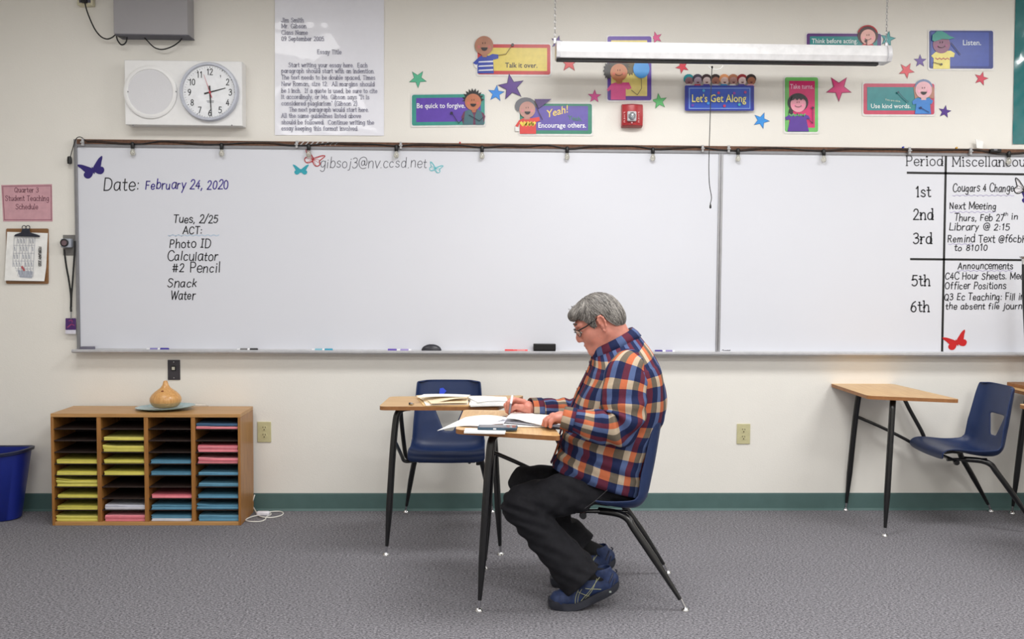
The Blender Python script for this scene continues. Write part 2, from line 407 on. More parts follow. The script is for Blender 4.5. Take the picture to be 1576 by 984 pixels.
# ================================================================== whiteboard
M_ALU = mat('brushed_aluminium', rgb(168, 168, 172), 0.38, 0.75, var=0.05)
M_ALU2 = mat('grey_aluminium', rgb(140, 140, 144), 0.45, 0.5, var=0.05)
M_BOARD = mat('white_enamel', rgb(220, 222, 230), 0.22, var=0.006, vscale=2, spec=0.45)
M_CORK = mat('brown_cork_strip', rgb(104, 74, 58), 0.8, var=0.25, vscale=60)
M_BLACK = mat('black_plastic', rgb(18, 18, 20), 0.45)
M_INK = mat('black_marker_ink', rgb(26, 26, 32), 0.6)
M_INKV = mat('violet_marker_ink', rgb(58, 40, 140), 0.6)
M_INKF = mat('faded_marker_ink', rgb(96, 96, 106), 0.7)
BX0, BX1, BZ0, BZ1 = -2.283, 3.9, 0.915, 2.109
SEAM = 1.366; OFF = 0.016
wb = thing('whiteboard', 'long white dry-erase board with aluminium frame and handwritten notes on the back wall', 'whiteboard', (BX0, 0, BZ0))
MB().box((BX0+.018, -OFF, BZ0+.02), (SEAM-.012, -.002, BZ1-.04)).build('board_panel', M_BOARD, wb)
MB().box((SEAM+.012, -OFF, BZ0+.02), (BX1-.018, -.002, BZ1-.04)).build('board_panel', M_BOARD, wb)
MB().box((BX0, -.026, BZ0), (BX0+.018, 0, BZ1)).build('frame_side', M_ALU2, wb, bevel=.002)
MB().box((BX1-.018, -.026, BZ0), (BX1, 0, BZ1)).build('frame_side', M_ALU2, wb, bevel=.002)
MB().box((BX0+.018, -.024, BZ1-.042), (BX1-.018, 0, BZ1-.026)).build('frame_top', M_ALU2, wb, bevel=.001)
MB().box((BX0+.018, -.026, BZ1-.026), (BX1-.018, 0, BZ1)).build('cork_strip', M_CORK, wb)
MB().box((SEAM-.013, -.021, BZ0+.012), (SEAM-.001, 0, BZ1-.042)).box((SEAM+.001, -.021, BZ0+.012), (SEAM+.013, 0, BZ1-.042)).build('centre_joint', M_ALU, wb, bevel=.001)
t = MB(); pf = [(-.078, .002), (-.081, .006), (-.081, .016), (-.076, .019), (-.073, .010), (-.02, .010), (-.018, .02), (0, .02), (0, -.006), (-.05, -.006)]
t.loft([[(BX0-.008, y, BZ0+z) for y, z in pf], [(BX1, y, BZ0+z) for y, z in pf]])
t.build('marker_tray', mat('tray_aluminium', rgb(196, 196, 200), 0.4, 0.3), wb)
TRAY = BZ0+.010

INK_OFF = OFF+.0009
def note(text, u0, v0, u1, h, wgt, m=None, parent=None, name='handwriting', off=None, **k):
    tr_ = k.get('track', .5); tot = sum(glyph(c)[0]+tr_ for c in text); x = 0; tl = k.get('tilt', 0); last = None
    for wd in text.split(' '):
        ww = sum(glyph(c)[0]+tr_ for c in wd)
        if wd:
            a = u0+(u1-u0)*x/tot; b = u0+(u1-u0)*(x+ww)/tot
            mb = MB(); write(mb, wd, a, v0+tl*(a-u0), b, h, wgt, INK_OFF if off is None else off, **k)
            k['seed'] = k.get('seed', 1)+31
            last = mb.build(name, m or M_INK, parent or wb)
        x += ww+glyph(' ')[0]+tr_
    return last
note('Date:', 158, 293, 216, 19, 1.7, slant=.12, jit=.12, seed=3)
note('February 24, 2020', 223, 291, 352, 13.5, 1.7, M_INKV, slant=.14, jit=.34, seed=4)
note('Tues, 2/25', 266, 343, 336, 11.5, 1.55, slant=.12, jit=.25, seed=5)
note('ACT:', 281, 360, 312, 11, 1.55, slant=.1, jit=.1, seed=6)
note('Photo ID', 260, 381, 325, 13, 1.55, slant=.12, jit=.34, seed=7)
note('Calculator', 257, 401, 336, 14, 1.55, slant=.14, jit=.34, seed=8)
note('#2 Pencil', 265, 419, 340, 14, 1.55, slant=.1, jit=.34, seed=9)
note('Snack', 257, 442, 304, 13, 1.55, slant=.14, jit=.34, seed=10)
note('Water', 262, 461, 301, 13, 1.55, slant=.14, jit=.34, seed=11)
def wavy(u0, u1, v, amp, m, wgt=1.1, n=34, per=9):
    mb = MB(); ribbon(mb, [(u0+(u1-u0)*k/n, v+amp*math.sin((u1-u0)*k/n/per*2*PI)) for k in range(n+1)], wgt, INK_OFF-.0003)
    return mb.build('wavy_underline', m, wb)
M_LB = mat('pale_blue_ink', rgb(170, 196, 220), 0.7); M_LV = mat('pale_violet_ink', rgb(178, 172, 204), 0.7)
wavy(259, 337, 362.5, 1.0, M_LB)
note('gibsoj3@nv.ccsd.net', 492, 258, 658, 15, 1.05, M_INKF, slant=.12, jit=.34, seed=12)
# vinyl schedule
def strip(pts, wgt, name='vinyl_line', m=None):
    mb = MB(); ribbon(mb, pts, wgt, INK_OFF); return mb.build(name, m or M_BLACK, wb)
strip([(1456, 235), (1453, 390), (1450, 540)], 3.4)
strip([(1397, 266), (1576, 268.5), (1640, 269.5)], 3.4)
strip([(1402, 399), (1576, 400.5), (1640, 401)], 3.2)
M_VINYL = mat('charcoal_vinyl', rgb(38, 38, 44), 0.5)
for tx, a in (('Period', (1394, 255, 1453, 15)), ('Miscellaneous', (1465, 256, 1589, 14.5)), ('1st', (1409, 303, 1434, 16)), ('2nd', (1405, 338, 1438, 16)),
              ('3rd', (1405, 375, 1436, 16)), ('5th', (1403, 440, 1433, 16)), ('6th', (1401, 480, 1432, 16))):
    note(tx, *a, 1.9 if tx[0].isdigit() else 1.45, M_VINYL, name='vinyl_lettering', serif=True)
for tx, a, sd in (('Cougars 4 Change', (1466, 295, 1561, 12), 1), ('Next Meeting', (1461, 322, 1534, 10), 2), ('Thurs, Feb 27', (1468, 340, 1546, 10), 3),
              ('in', (1556, 338, 1568, 9), 4), ('Library @ 2:15', (1460, 354, 1555, 10), 5), ('Remind Text @f6cbh', (1458, 373, 1580, 11), 6), ('to 81010', (1468, 386, 1521, 9.5), 7),
              ('Announcements', (1474, 414, 1560, 10.5), 8), ('C4C Hour Sheets. Meeting', (1454, 430, 1597, 10), 9), ('Officer Positions', (1454, 445, 1549, 10.5), 10),
              ('Q3 Ec Teaching: Fill in', (1453, 462, 1577, 10.5), 11), ('the absent file journals', (1455, 476, 1590, 9.5), 12)):
    note(tx, *a, 1.4, slant=.1, jit=.34, seed=20+sd)
note('th', 1544, 332, 1552, 5, .9, slant=.1)
wavy(1466, 1560, 301, 1, M_LV); wavy(1462, 1533, 326.5, 1, M_LV); wavy(1460, 1497, 376, .8, M_LV); wavy(1474, 1558, 417, 1, M_LV)

# magnets / decals shaped as butterflies ------------------------------------------------
WING = [(.3,-1),(3,-4),(8,-8),(14,-12.5),(20,-14.5),(19.5,-11),(16.5,-6.5),(14.5,-2.5),(13,.3),(15.5,2),(16.5,6),(14,10),(9.5,11.5),(5,9.5),(2,6),(.3,4)]
def butterfly(u, v, s, ang, m, name, label, outline=None, wing=None, off=INK_OFF, squash=1.0):
    """two wings and a body, centre at photo pixel (u,v), half width s px, turned ang degrees"""
    ca, sa = math.cos(math.radians(ang)), math.sin(math.radians(ang))
    def tr(p, sgn): x, y = p[0]*sgn/20*s*squash, p[1]/20*s; return (u+x*ca-y*sa, v+x*sa+y*ca)
    p0 = Yp(u, v, -off); root = thing(name, label, 'butterfly', p0)
    for sgn in (-1, 1):
        sp = [(a.x, a.y) for a in smooth_path([(x, y, 0) for x, y in WING], 3)]
        pts = [tr(p, sgn) for p in sp]
        mb = MB()
        if outline:
            mb2 = MB(); decal(mb2, pts, off, .0006)
            mb2.build('wing', wing, root)
            ribbon(mb, pts+[pts[0]], s*0.07+.35, off+.0012)
            for q in ((18,-12.5),(14.5,-3),(16,4),(10,10.5)): ribbon(mb, [tr((1,1), sgn), tr((q[0]*.55, q[1]*.6), sgn), tr(q, sgn)], .6, off+.0012)
            mb.build('wing_veins', m, root)
        else:
            decal(mb, pts, off, .0012); mb.build('wing', m, root)
    mb = MB(); decal(mb, [tr(p, 1) for p in ((-1,-2),(0,-4),(1,-2),(1,6),(0,8),(-1,6))], off, .0022); mb.build('body', m, root)
    return root
butterfly(143, 260.5, 20, -20, mat('indigo_vinyl', rgb(38, 22, 110), .5), 'butterfly_decal', 'dark indigo butterfly at the top left corner of the whiteboard')
butterfly(463, 262, 12, 0, mat('teal_vinyl', rgb(42, 160, 178), .5), 'butterfly_decal', 'solid teal butterfly left of the email address')
M_CLEARW = mat('clear_wing', rgb(224, 222, 228), .3)
butterfly(482, 245, 15, 20, mat('red_vinyl', rgb(176, 32, 40), .5), 'butterfly_decal', 'red veined see-through butterfly above the start of the email address', True, M_CLEARW)
butterfly(670, 259, 10, 18, mat('pale_teal_vinyl', rgb(96, 190, 200), .5), 'butterfly_decal', 'small pale teal outlined butterfly at the end of the email address', True, M_CLEARW)
butterfly(1472, 526, 18, -20, mat('bright_red_vinyl', rgb(196, 24, 28), .5), 'butterfly_decal', 'solid red butterfly below the announcements near the bottom of the board')
butterfly(1576, 291, 17, 18, M_BLACK, 'butterfly_decal', 'black outlined butterfly at the right edge beside the Cougars note', True, M_CLEARW)
butterfly(1584, 306, 13, 8, mat('indigo_vinyl', rgb(38, 22, 110), .5), 'butterfly_decal', 'small indigo butterfly cut off by the right edge of the picture')

# things in the tray ------------------------------------------------------------------
def marker(u0, u1, cap_right, cc, label, cat='marker', body=(236, 236, 240)):
    y = -.048; a = Yp(u0, 540, y).x; b = Yp(u1, 540, y).x; r = .0085; z = TRAY+r
    root = thing('dry_erase_marker', label, cat, ((a+b)/2, y, TRAY), group='dry-erase markers in the tray')
    L = b-a; k = a+L*.62 if cap_right else a+L*.38
    lo, hi = (a, k) if cap_right else (k, b)
    MB().lathe([(r*.75, 0), (r*.95, .003), (r*.95, hi-lo)], (lo, y, z), 14, 'x').build('barrel', col(*body, rough=.4), root, smooth=True)
    c0, c1 = (k, b) if cap_right else (a, k)
    MB().lathe([(r, 0), (r*1.03, .002), (r*1.03, (c1-c0)-.004), (r*.8, c1-c0)], (c0, y, z), 14, 'x').build('cap', col(*cc, rough=.4), root, smooth=True)
    q = (hi-lo); MB().lathe([(r*.97, q*.25), (r*.985, q*.27), (r*.985, q*.8), (r*.97, q*.82)], (lo, y, z), 14, 'x').build('label_band', col(*[int(c*.55+105) for c in cc], rough=.5), root, smooth=True)
marker(226, 260, True, (58, 44, 150), 'violet-capped dry-erase marker in the tray, leftmost of the markers')
marker(365, 397, True, (20, 20, 22), 'black-capped dry-erase marker in the tray above the wooden organizer')
marker(480, 512, True, (40, 150, 180), 'light blue dry-erase marker lying in the tray under the teal butterfly')
marker(597, 633, False, (96, 70, 170), 'white marker with purple cap in the tray left of the round eraser')
marker(777, 812, False, (220, 60, 60), 'red dry-erase marker in the tray left of the black block eraser', body=(232, 90, 90))
marker(1008, 1038, False, (64, 44, 140), 'purple-capped marker in the tray just behind the seated man')
# erasers
c = Yp(664, 540, -.045)
er = thing('round_eraser', 'black dome-shaped eraser in the tray right of the centre', 'eraser', (c.x, -.045, TRAY))
w_ = (Yp(680, 540, -.045).x-Yp(649, 540, -.045).x)/2
rings = []
for k in range(9):
    a = PI/2*k/8; rings.append([(c.x+w_*math.cos(a)*math.cos(2*PI*j/24), -.045+.024*math.cos(a)*math.sin(2*PI*j/24), TRAY+.008+.036*math.sin(a)) for j in range(24)])
MB().loft(rings[:-1]).build('shell', mat('eraser_shell', rgb(42, 42, 50), .35), er, smooth=True)
MB().lathe([(w_*.98, 0), (w_*.98, .008)], (c.x, -.045, TRAY), 24).build('felt_pad', M_BLACK, er).scale = (1, 1, 1)
for o in er.children:
    if o.name.startswith('felt'):
        for v in o.data.vertices: v.co.y *= .024/w_
a = Yp(821, 540, -.045).x; b = Yp(855, 540, -.045).x
er = thing('block_eraser', 'black rectangular felt eraser standing in the tray beside the man', 'eraser', ((a+b)/2, -.045, TRAY))
MB().box((a, -.066, TRAY+.012), (b, -.026, TRAY+.049)).build('handle', M_BLACK, er, bevel=.003)
MB().box((a+.002, -.064, TRAY), (b-.002, -.028, TRAY+.012)).build('felt', mat('black_felt', rgb(26, 26, 28), .95, bump=.5), er)
a = Yp(125, 538, -.04).x; b = Yp(145, 538, -.04).x
tag(MB().box((a, -.055, TRAY), (b, -.025, TRAY+.022)).build('small_box', mat('dusty_grey', rgb(110, 108, 124), .6), bevel=.002), 'small grey box at the far left end of the marker tray', 'box')
a = Yp(146, 540, -.05).x; b = Yp(166, 540, -.05).x
tag(MB().tube([(a, -.05, TRAY+.003), (b, -.05, TRAY+.003)], .003).build('pencil', M_BLACK), 'thin dark pencil in the tray beside the small grey box', 'pencil')
mb = MB(); write(mb, 'Quartet', 1111, 541.5, 1124, 3, .8, OFF+.001, slant=.2); mb.build('maker_mark', M_INKF, wb)

# string lights -----------------------------------------------------------------------
SLY = .035
sl = thing('string_lights', 'black string of small clear bulbs draped along the top of the whiteboard', 'string lights', Yp(120, 215, -SLY))
bulbs = [204, 341, 475, 610, 742, 873, 1005, 1136, 1268, 1553]
def top_v(u): return 214.5 + (u-116)*(229.5-214.5)/(1576-116)
wire = [(108, 243), (112, 228), (117, 214), (124, 211), (134, 217)]
u = 150
while u < 1576:
    near = min(abs(u-b) for b in bulbs)
    wire.append((u, top_v(u)+ (5.5 if near < 30 else 2.0)+R.uniform(-1, 1))); u += 33
wire += [(1600, 232)]
MB().tube(smooth_path([Yp(a, b, -SLY) for a, b in wire], 5), .0024, 6).build('wire', M_BLACK, sl, smooth=True)
MB().tube(smooth_path([Yp(a, b+1.6+math.sin(a*.05), -SLY+.006) for a, b in wire[4:]], 4), .002, 6).build('wire', M_BLACK, sl, smooth=True)
p = Yp(107, 246, -.03); MB().lathe([(.004, .02), (.011, .016), (.013, -.002), (.012, -.022), (.006, -.024)], p, 14).build('end_plug', M_BLACK, sl, smooth=True)
M_GLASS = mat('bulb_glass', rgb(240, 238, 228), .05, trans=.75, var=0)
for u in bulbs:
    p = Yp(u, top_v(u)+5, -SLY)
    so = MB().lathe([(.006, .006), (.0105, 0), (.0105, -.028), (.008, -.031)], p, 12).build('socket', M_BLACK, sl, smooth=True)
    MB().lathe([(.006, -.030), (.008, -.034), (.0145, -.050), (.014, -.060), (.008, -.069), (.001, -.070)], p, 14).build('bulb', M_GLASS, so, smooth=True)
M_CLIP = mat('clear_plastic_clip', rgb(208, 208, 210), .2, trans=.3)
for u in (128, 457, 617, 1081, 1121, 1399, 1493):
    p = Yp(u, top_v(u)+2, -.03)
    o = MB().box((p.x-.006, -.045, p.z-.03), (p.x+.006, -.026, p.z+.010)).box((p.x-.010, -.05, p.z-.014), (p.x+.010, -.040, p.z-.006)).build('map_hook', M_CLIP, bevel=.002)
    lab = {128: 'clear plastic clip above the indigo butterfly', 457: 'clear plastic clip above the teal butterfly', 617: 'clear plastic clip between the email address and its bulb',
           1081: 'clear plastic clip left of the hanging pull cord', 1121: 'clear plastic clip just right of the board joint', 1399: 'clip on the cork strip above the word Period', 1493: 'clip on the cork strip above the word Miscellaneous'}[u]
    tag(o, lab, 'clip', 'clips on the cork strip')
p = Yp(1532, 231, -.04)
bx = thing('battery_box', 'black battery box hanging from the cork strip at the top right', 'battery box', p)
MB().box((p.x-.032, -.05, p.z-.014), (p.x+.032, -.027, p.z+.006)).build('case', M_BLACK, bx, bevel=.004)
MB().box((p.x-.014, -.0515, p.z-.004), (p.x+.006, -.0495, p.z+.004)).build('switch', mat('grey_plastic', rgb(120, 120, 128), .4), bx)
q = [(1501, 214), (1513, 218), (1512, 229), (1503, 228)]
mb = MB(); decal(mb, q, .03, .004); tag(mb.build('paper_scrap', mat('white_paper', rgb(244, 244, 242), .7)), 'small white paper tag clipped above the word Miscellaneous', 'paper')
mb = MB()
for k in range(9): a_ = 455+k*7.6; ribbon(mb, [(a_, 223), (a_+4.6, 218.5)], 1.6, .0275)
tag(mb.build('hook_row', M_CLIP), 'row of small silvery hooks on the cork strip under the essay poster', 'hooks')
for u, cc, lb in ((1389, (40, 60, 170), 'blue push pin in the cork strip left of the word Period'), (1471, (200, 150, 40), 'yellow push pin in the cork strip above the schedule line'), (928, (190, 60, 60), 'red push pin in the cork strip above the fire alarm side')):
    if u == 928: u = 708
    p = Yp(u, top_v(u)-.5, -.026)
    tag(MB().lathe([(.0045, 0), (.0045, .003), (.003, .005), (.003, .010), (.0055, .012), (.005, .014)], (p.x, -.026, p.z), 12, 'y').build('push_pin', col(*cc), smooth=True), lb if u != 708 else 'red push pin in the cork strip below the Be quick to forgive sign', 'push pin')
# ================================================================== wall fittings
M_WHITE = mat('white_painted_steel', rgb(238, 238, 238), .4, var=.015)
M_GREYB = mat('grey_painted_steel', rgb(158, 156, 160), .5, var=.02, vscale=4)
M_SHADE = mat('grey_mesh', rgb(190, 190, 192), .7)
# clock and speaker box
D = .095
a = Yp(191, 92, -D); b = Yp(373, 194, -D)
cs = thing('clock_speaker_box', 'white wall box with round loudspeaker and round analogue clock', 'clock', ((a.x+b.x)/2, 0, b.z))
MB().box((a.x, -D, b.z), (b.x, 0, a.z)).build('housing', M_WHITE, cs, bevel=.004)
def ppm(u, v, y): return (Yp(u+1, v, y)-Yp(u, v, y)).length
c = Yp(232, 142, -D); k = ppm(232, 142, -D); r = 41*k
MB().lathe([(r, 0), (r, .008), (r*.94, .013), (r*.86, .012), (r*.84, .006)], c, 48, 'y').build('speaker_ring', M_WHITE, cs, smooth=True)
MB().lathe([(r*.85, .004), (r*.85, .008), (r*.4, .0095), (r*.02, .0098)], c, 48, 'y').build('speaker_grille', mat('perforated_grille', rgb(222, 222, 226), .6, bump=.5, bscale=500, var=.03, vscale=300), cs, smooth=True)
c = Yp(323, 142, -D); r = 45.5*k
MB().lathe([(r, 0), (r, .02), (r*.97, .03), (r*.90, .032), (r*.88, .024)], c, 56, 'y', cap=False).build('clock_bezel', mat('grey_bezel', rgb(196, 200, 212), .3), cs, smooth=True)
MB().lathe([(r*.89, .002), (r*.89, .02), (.001, .02)], c, 48, 'y').build('clock_face', mat('clock_white', rgb(236, 238, 242), .35), cs)
FO = D+.0212
nm = MB()
for i in range(60):
    an = 2*PI*i/60; r0 = 39 if i % 5 == 0 else 39.6; x, y = math.sin(an), -math.cos(an)
    ribbon(nm, [(323+x*37.6, 142+y*37.6), (323+x*39.2, 142+y*39.2)], .9 if i % 5 == 0 else .35, FO)
nm.build('minute_marks', M_INK, cs)
for i in range(1, 13):
    if i == 1: continue
    an = 2*PI*i/12; x, y = 323+math.sin(an)*31.5, 142-math.cos(an)*31.5
    hw = 4.6 if i > 9 else 2.6
    m_ = MB(); write(m_, str(i), x-hw, y+4.6, x+hw+.6, 9.2, 1.15, FO); m_.build('numeral', M_INK, cs)
m_ = MB(); write(m_, '1', 338.5, 119, 340.5, 3, .8, FO); m_.build('numeral', M_INK, cs)
def hand(an, back, length, w0, w1, m, name, off):
    x, y = math.sin(an), -math.cos(an); px, py = -y, x
    q = [(323-x*back-px*w0, 142-y*back-py*w0), (323-x*back+px*w0, 142-y*back+py*w0), (323+x*length+px*w1, 142+y*length+py*w1), (323+x*length-px*w1, 142+y*length-py*w1)]
    mm = MB(); decal(mm, q, off, .0008); mm.build(name, m, cs)
hand(math.radians(75), 9, 25, 1.3, .5, M_BLACK, 'hour_hand', FO+.001)
hand(math.radians(176), 10, 37, 1.2, .45, M_BLACK, 'minute_hand', FO+.002)
hand(math.radians(341), 9, 29, .5, .18, mat('red_hand', rgb(190, 40, 60), .4), 'second_hand', FO+.003)
mm = MB(); decal(mm, circ(323, 142, 1.8), FO+.004); mm.build('hub', mat('red_hand', rgb(190, 40, 60), .4), cs)
mm = MB(); ribbon(mm, [(318, 155.5), (329, 155.5)], .7, FO); write(mm, 'American', 319, 158, 329, 1.4, .3, FO); mm.build('dial_print', M_INKF, cs)
for (u, v) in ((205, 193), (357, 193)):
    p = Yp(u, v, -D); MB().lathe([(.004, 0), (.004, .003), (.002, .004)], (p.x, -D, p.z), 10, 'y').build('screw', M_ALU2, cs)
for u in (197, 271):
    p = Yp(u, 141, -D-.012); MB().lathe([(.003, 0), (.003, .002), (.001, .003)], (p.x, -D-.011, p.z), 10, 'y').build('screw', M_ALU2, cs)

# grey equipment box
D2 = .12
a = Yp(175, 52, -D2); b = Yp(289, 52, -D2)
gb = thing('equipment_box', 'grey metal wall box above the clock with loose cables under it', 'box', ((a.x+b.x)/2, 0, a.z))
MB().box((a.x, -D2, a.z), (b.x, 0, a.z+.52)).build('housing', M_GREYB, gb, bevel=.003)
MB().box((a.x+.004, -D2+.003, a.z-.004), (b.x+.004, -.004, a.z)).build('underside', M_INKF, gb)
def cable(pts, y, r=.0035): return MB().tube(smooth_path([Yp(u, v, y) for u, v in pts], 6), r, 8)
cable([(218, 54), (226, 62), (236, 72), (246, 76), (256, 75), (268, 70), (278, 62), (282, 55)], -.05).build('cable', M_BLACK, gb, smooth=True)
cable([(179, 54), (181, 62), (187, 69), (194, 65), (196, 54)], -.06, .004).build('cable', M_BLACK, gb, smooth=True)
p = Yp(188, 56, -.06); MB().box((p.x-.02, -.07, p.z-.006), (p.x+.02, -.05, p.z+.006)).build('connector', M_BLACK, gb, bevel=.002)
a = Yp(123, 11, 0); b = Yp(147, 11, 0)
ot = thing('outlet_box', 'ivory outlet box with a black plug at the top left beside the grey box', 'outlet', ((a.x+b.x)/2, 0, a.z))
MB().box((a.x, -.04, a.z), (b.x, 0, a.z+.13)).build('back_box', mat('ivory_plastic', rgb(214, 208, 180), .45), ot, bevel=.004)
MB().box((a.x+.012, -.044, a.z+.014), (b.x-.010, -.04, a.z+.11)).build('faceplate', mat('dark_plate', rgb(92, 92, 104), .5), ot, bevel=.002)
p = Yp(130, 2, -.05); MB().box((p.x-.015, -.07, p.z-.01), (p.x+.015, -.044, p.z+.02)).build('plug', M_BLACK, ot, bevel=.003)
tag(cable([(130, 1), (133, 14), (138, 28), (146, 45), (155, 56), (164, 60), (172, 58), (178, 53)], -.055, .0038).build('power_cable', M_BLACK, smooth=True), 'black power cable curving from the outlet to the grey box', 'cable')

# phone jack, outlets, thermostat plate
def plate(u, v, w_, h_, m, name, label, cat, th=.006):
    p = Yp(u, v, 0); r = thing(name, label, cat, (p.x, 0, p.z-h_/2))
    MB().box((p.x-w_/2, -th, p.z-h_/2), (p.x+w_/2, 0, p.z+h_/2)).build('cover_plate', m, r, bevel=.002)
    return r, p
M_BRONZE = mat('dark_plate_metal', rgb(66, 64, 70), .4, .3)
r, p = plate(268, 569.5, .070, .114, M_BRONZE, 'wall_jack', 'dark grey wall jack plate above the wooden lamp', 'wall jack')
MB().box((p.x-.013, -.011, p.z-.004), (p.x+.011, -.006, p.z+.024)).build('jack', M_BLACK, r)
MB().box((p.x-.009, -.013, p.z+.001), (p.x+.007, -.011, p.z+.018)).build('jack_insert', mat('jack_ivory', rgb(200, 198, 184), .4), r)
for dz in (.045, -.045): MB().lathe([(.004, 0), (.003, .002)], (p.x, -.006, p.z+dz), 10, 'y').build('screw', M_ALU, r)
def outlet(u, v, label, w_=.078, h_=.118):
    r, p = plate(u, v, w_, h_, mat('almond_plastic', rgb(198, 192, 150), .4), 'wall_outlet', label, 'outlet')
    for dz in (.022, -.020):
        rc = MB().lathe([(.017, 0), (.017, .0015), (.001, .002)], (p.x, -.006, p.z+dz), 20, 'y').build('receptacle', mat('almond_plastic', rgb(198, 192, 150), .4), r, smooth=True)
        MB().box((p.x-.008, -.0088, p.z+dz+.001), (p.x-.005, -.0075, p.z+dz+.010)).box((p.x+.005, -.0088, p.z+dz+.001), (p.x+.008, -.0075, p.z+dz+.009)).box((p.x-.003, -.0088, p.z+dz-.011), (p.x+.003, -.0075, p.z+dz-.005)).build('slots', mat('slot_brown', rgb(70, 56, 40), .6), rc)
outlet(407, 665, 'almond wall outlet right beside the wooden organizer')
outlet(1144, 668, 'almond wall outlet on the wall behind the seated man')
r, p = plate(108, 377.5, .075, .115, mat('grey_plate', rgb(120, 118, 116), .5), 'light_switch', 'grey switch plate left of the whiteboard with a lanyard looped over it', 'switch')
MB().box((p.x-.034, -.045, p.z-.014), (p.x+.020, -.006, p.z+.035)).build('switch_block', mat('silver_plastic', rgb(170, 176, 188), .4), r, bevel=.003)
MB().lathe([(.022, 0), (.022, .008), (.016, .010), (.016, .006)], (p.x-.012, -.045, p.z+.012), 28, 'y').build('dial', M_BLACK, r, smooth=True)
MB().lathe([(.016, .004), (.016, .007), (.001, .008)], (p.x-.012, -.045, p.z+.012), 24, 'y').build('dial_centre', mat('dial_brown', rgb(110, 90, 96), .4), r, smooth=True)
ly = thing('lanyard', 'black lanyard with a purple badge hanging left of the whiteboard', 'lanyard', Yp(108, 475, -.03))
def strap(pts, y, w_=.010):
    q = smooth_path([Yp(a_, b_, y) for a_, b_ in pts], 5); mb = MB(); n = len(q)
    vs = [(p.x-w_/2, p.y, p.z) for p in q]+[(p.x+w_/2, p.y, p.z) for p in q]+[(p.x-w_/2, p.y+.0015, p.z) for p in q]+[(p.x+w_/2, p.y+.0015, p.z) for p in q]
    for i in range(n-1):
        mb.add([], [])
    fs = []
    for i in range(n-1): fs += [(i, i+1, n+i+1, n+i), (2*n+i, 3*n+i, 3*n+i+1, 2*n+i+1), (i, 2*n+i, 2*n+i+1, i+1), (n+i, n+i+1, 3*n+i+1, 3*n+i)]
    return mb.add(vs, fs)
strap([(99, 384), (100, 395), (102, 410), (106, 432), (109, 455), (109, 473)], -.030).build('strap', M_BLACK, ly)
strap([(115, 371), (115, 385), (114, 400), (112, 430), (110, 455), (109.5, 473)], -.0325).build('strap', M_BLACK, ly)
MB().tube([Yp(109, 473, -.03), Yp(109.5, 480, -.03)], .006, 8).build('clasp', M_BLACK, ly)
MB().tube([Yp(109.5, 480, -.03), Yp(109.3, 491, -.03)], .003, 8).build('clip', M_ALU2, ly)
mb = MB(); decal(mb, rrect(101, 490, 117, 508, 1), .028, .002); bd = mb.build('badge', mat('purple_card', rgb(74, 34, 104), .4), ly)
mb = MB(); decal(mb, rrect(101, 508, 117, 514, 1), .028, .002); mb.build('badge_footer', mat('white_card', rgb(216, 214, 226), .4), ly)
mb = MB(); ribbon(mb, [(104, 504), (110, 499), (114, 501)], 1.6, .0305); ribbon(mb, [(106, 494), (111, 492.5), (111, 496)], 1.2, .0305); mb.build('badge_print', mat('badge_pink', rgb(150, 60, 110), .4), ly)

# pink notice
pk = thing('pink_notice', 'pink laminated sheet reading Quarter 3 Student Teaching Schedule', 'notice', Yp(41, 340, 0))
mb = MB(); decal(mb, [(2, 285), (80, 283.5), (81, 341), (5, 341)], .001, .001); mb.build('laminate', mat('pink_paper', rgb(206, 158, 168), .3, coat=.4), pk)
mb = MB()
B = [(4, 287), (78.5, 286), (79, 338.5), (7, 338.5), (4, 287)]
for i in range(4): ribbon(mb, [B[i], B[i+1]], 1.0, .0025)
mb.build('border_line', mat('rose_line', rgb(150, 92, 108), .6), pk)
M_ROSE = mat('rose_print', rgb(128, 82, 96), .6)
for tx, a in (('Quarter 3', (22, 296, 60, 7)), ('Student Teaching', (8, 309, 76, 7.5)), ('Schedule', (24, 322, 59, 7.5))):
    note(tx, *a, .95, M_ROSE, pk, 'printed_line', off=.0026, serif=True)

# clipboard
cb = thing('clipboard', 'brown clipboard holding a February calendar sheet below the pink notice', 'clipboard', Yp(42, 437, 0))
mb = MB(); decal(mb, rrect(10, 352, 75, 437, 2), .004, .005); mb.build('board', wood('clipboard_wood', rgb(122, 84, 48), rgb(150, 106, 62), .4), cb)
mb = MB(); q = [(11, 357), (73.5, 359), (72, 390), (71, 412), (68, 433), (38, 432.5), (7, 432)]
mb.add([Yp(u, v, -(.011+(.012 if v > 430 else 0)+(.006 if u < 12 else 0))) for u, v in q], [tuple(range(7))])
vs = mb.v[:]; mb.add([(x, y+.0015, z) for x, y, z in vs], [tuple(range(7))]); mb.add([], [])
mb.f += [(i, (i+1) % 7, 7+(i+1) % 7, 7+i) for i in range(7)]; mb.mi += [0]*7
pp = mb.build('calendar_sheet', mat('white_paper', rgb(244, 244, 242), .7), cb)
M_CAL = mat('calendar_grey', rgb(150, 154, 170), .7)
mb = MB()
def sp(u, v): return (22+u*32-v*3.6, 366+v*60)      # grid of the calendar, turned on its side
for i in range(8): ribbon(mb, [sp(i/7, 0), sp(i/7, 1)], .5, .0245 if i < 9 else .02)
for i in range(6): ribbon(mb, [sp(0, i/5), sp(1, i/5)], .5, .0245)
for i in range(7):
    for j in range(5):
        if (i*3+j*5) % 4: a_ = sp((i+.3)/7, (j+.2)/5); b_ = sp((i+.5)/7, (j+.7)/5); ribbon(mb, [a_, b_], 1.0, .0245)
mb.build('calendar_grid', M_CAL, pp)
mb = MB(); decal(mb, [(20, 415), (50, 418), (49, 428), (19, 427)], .0235); mb.build('calendar_band', mat('calendar_grey2', rgb(182, 188, 200), .7), pp)
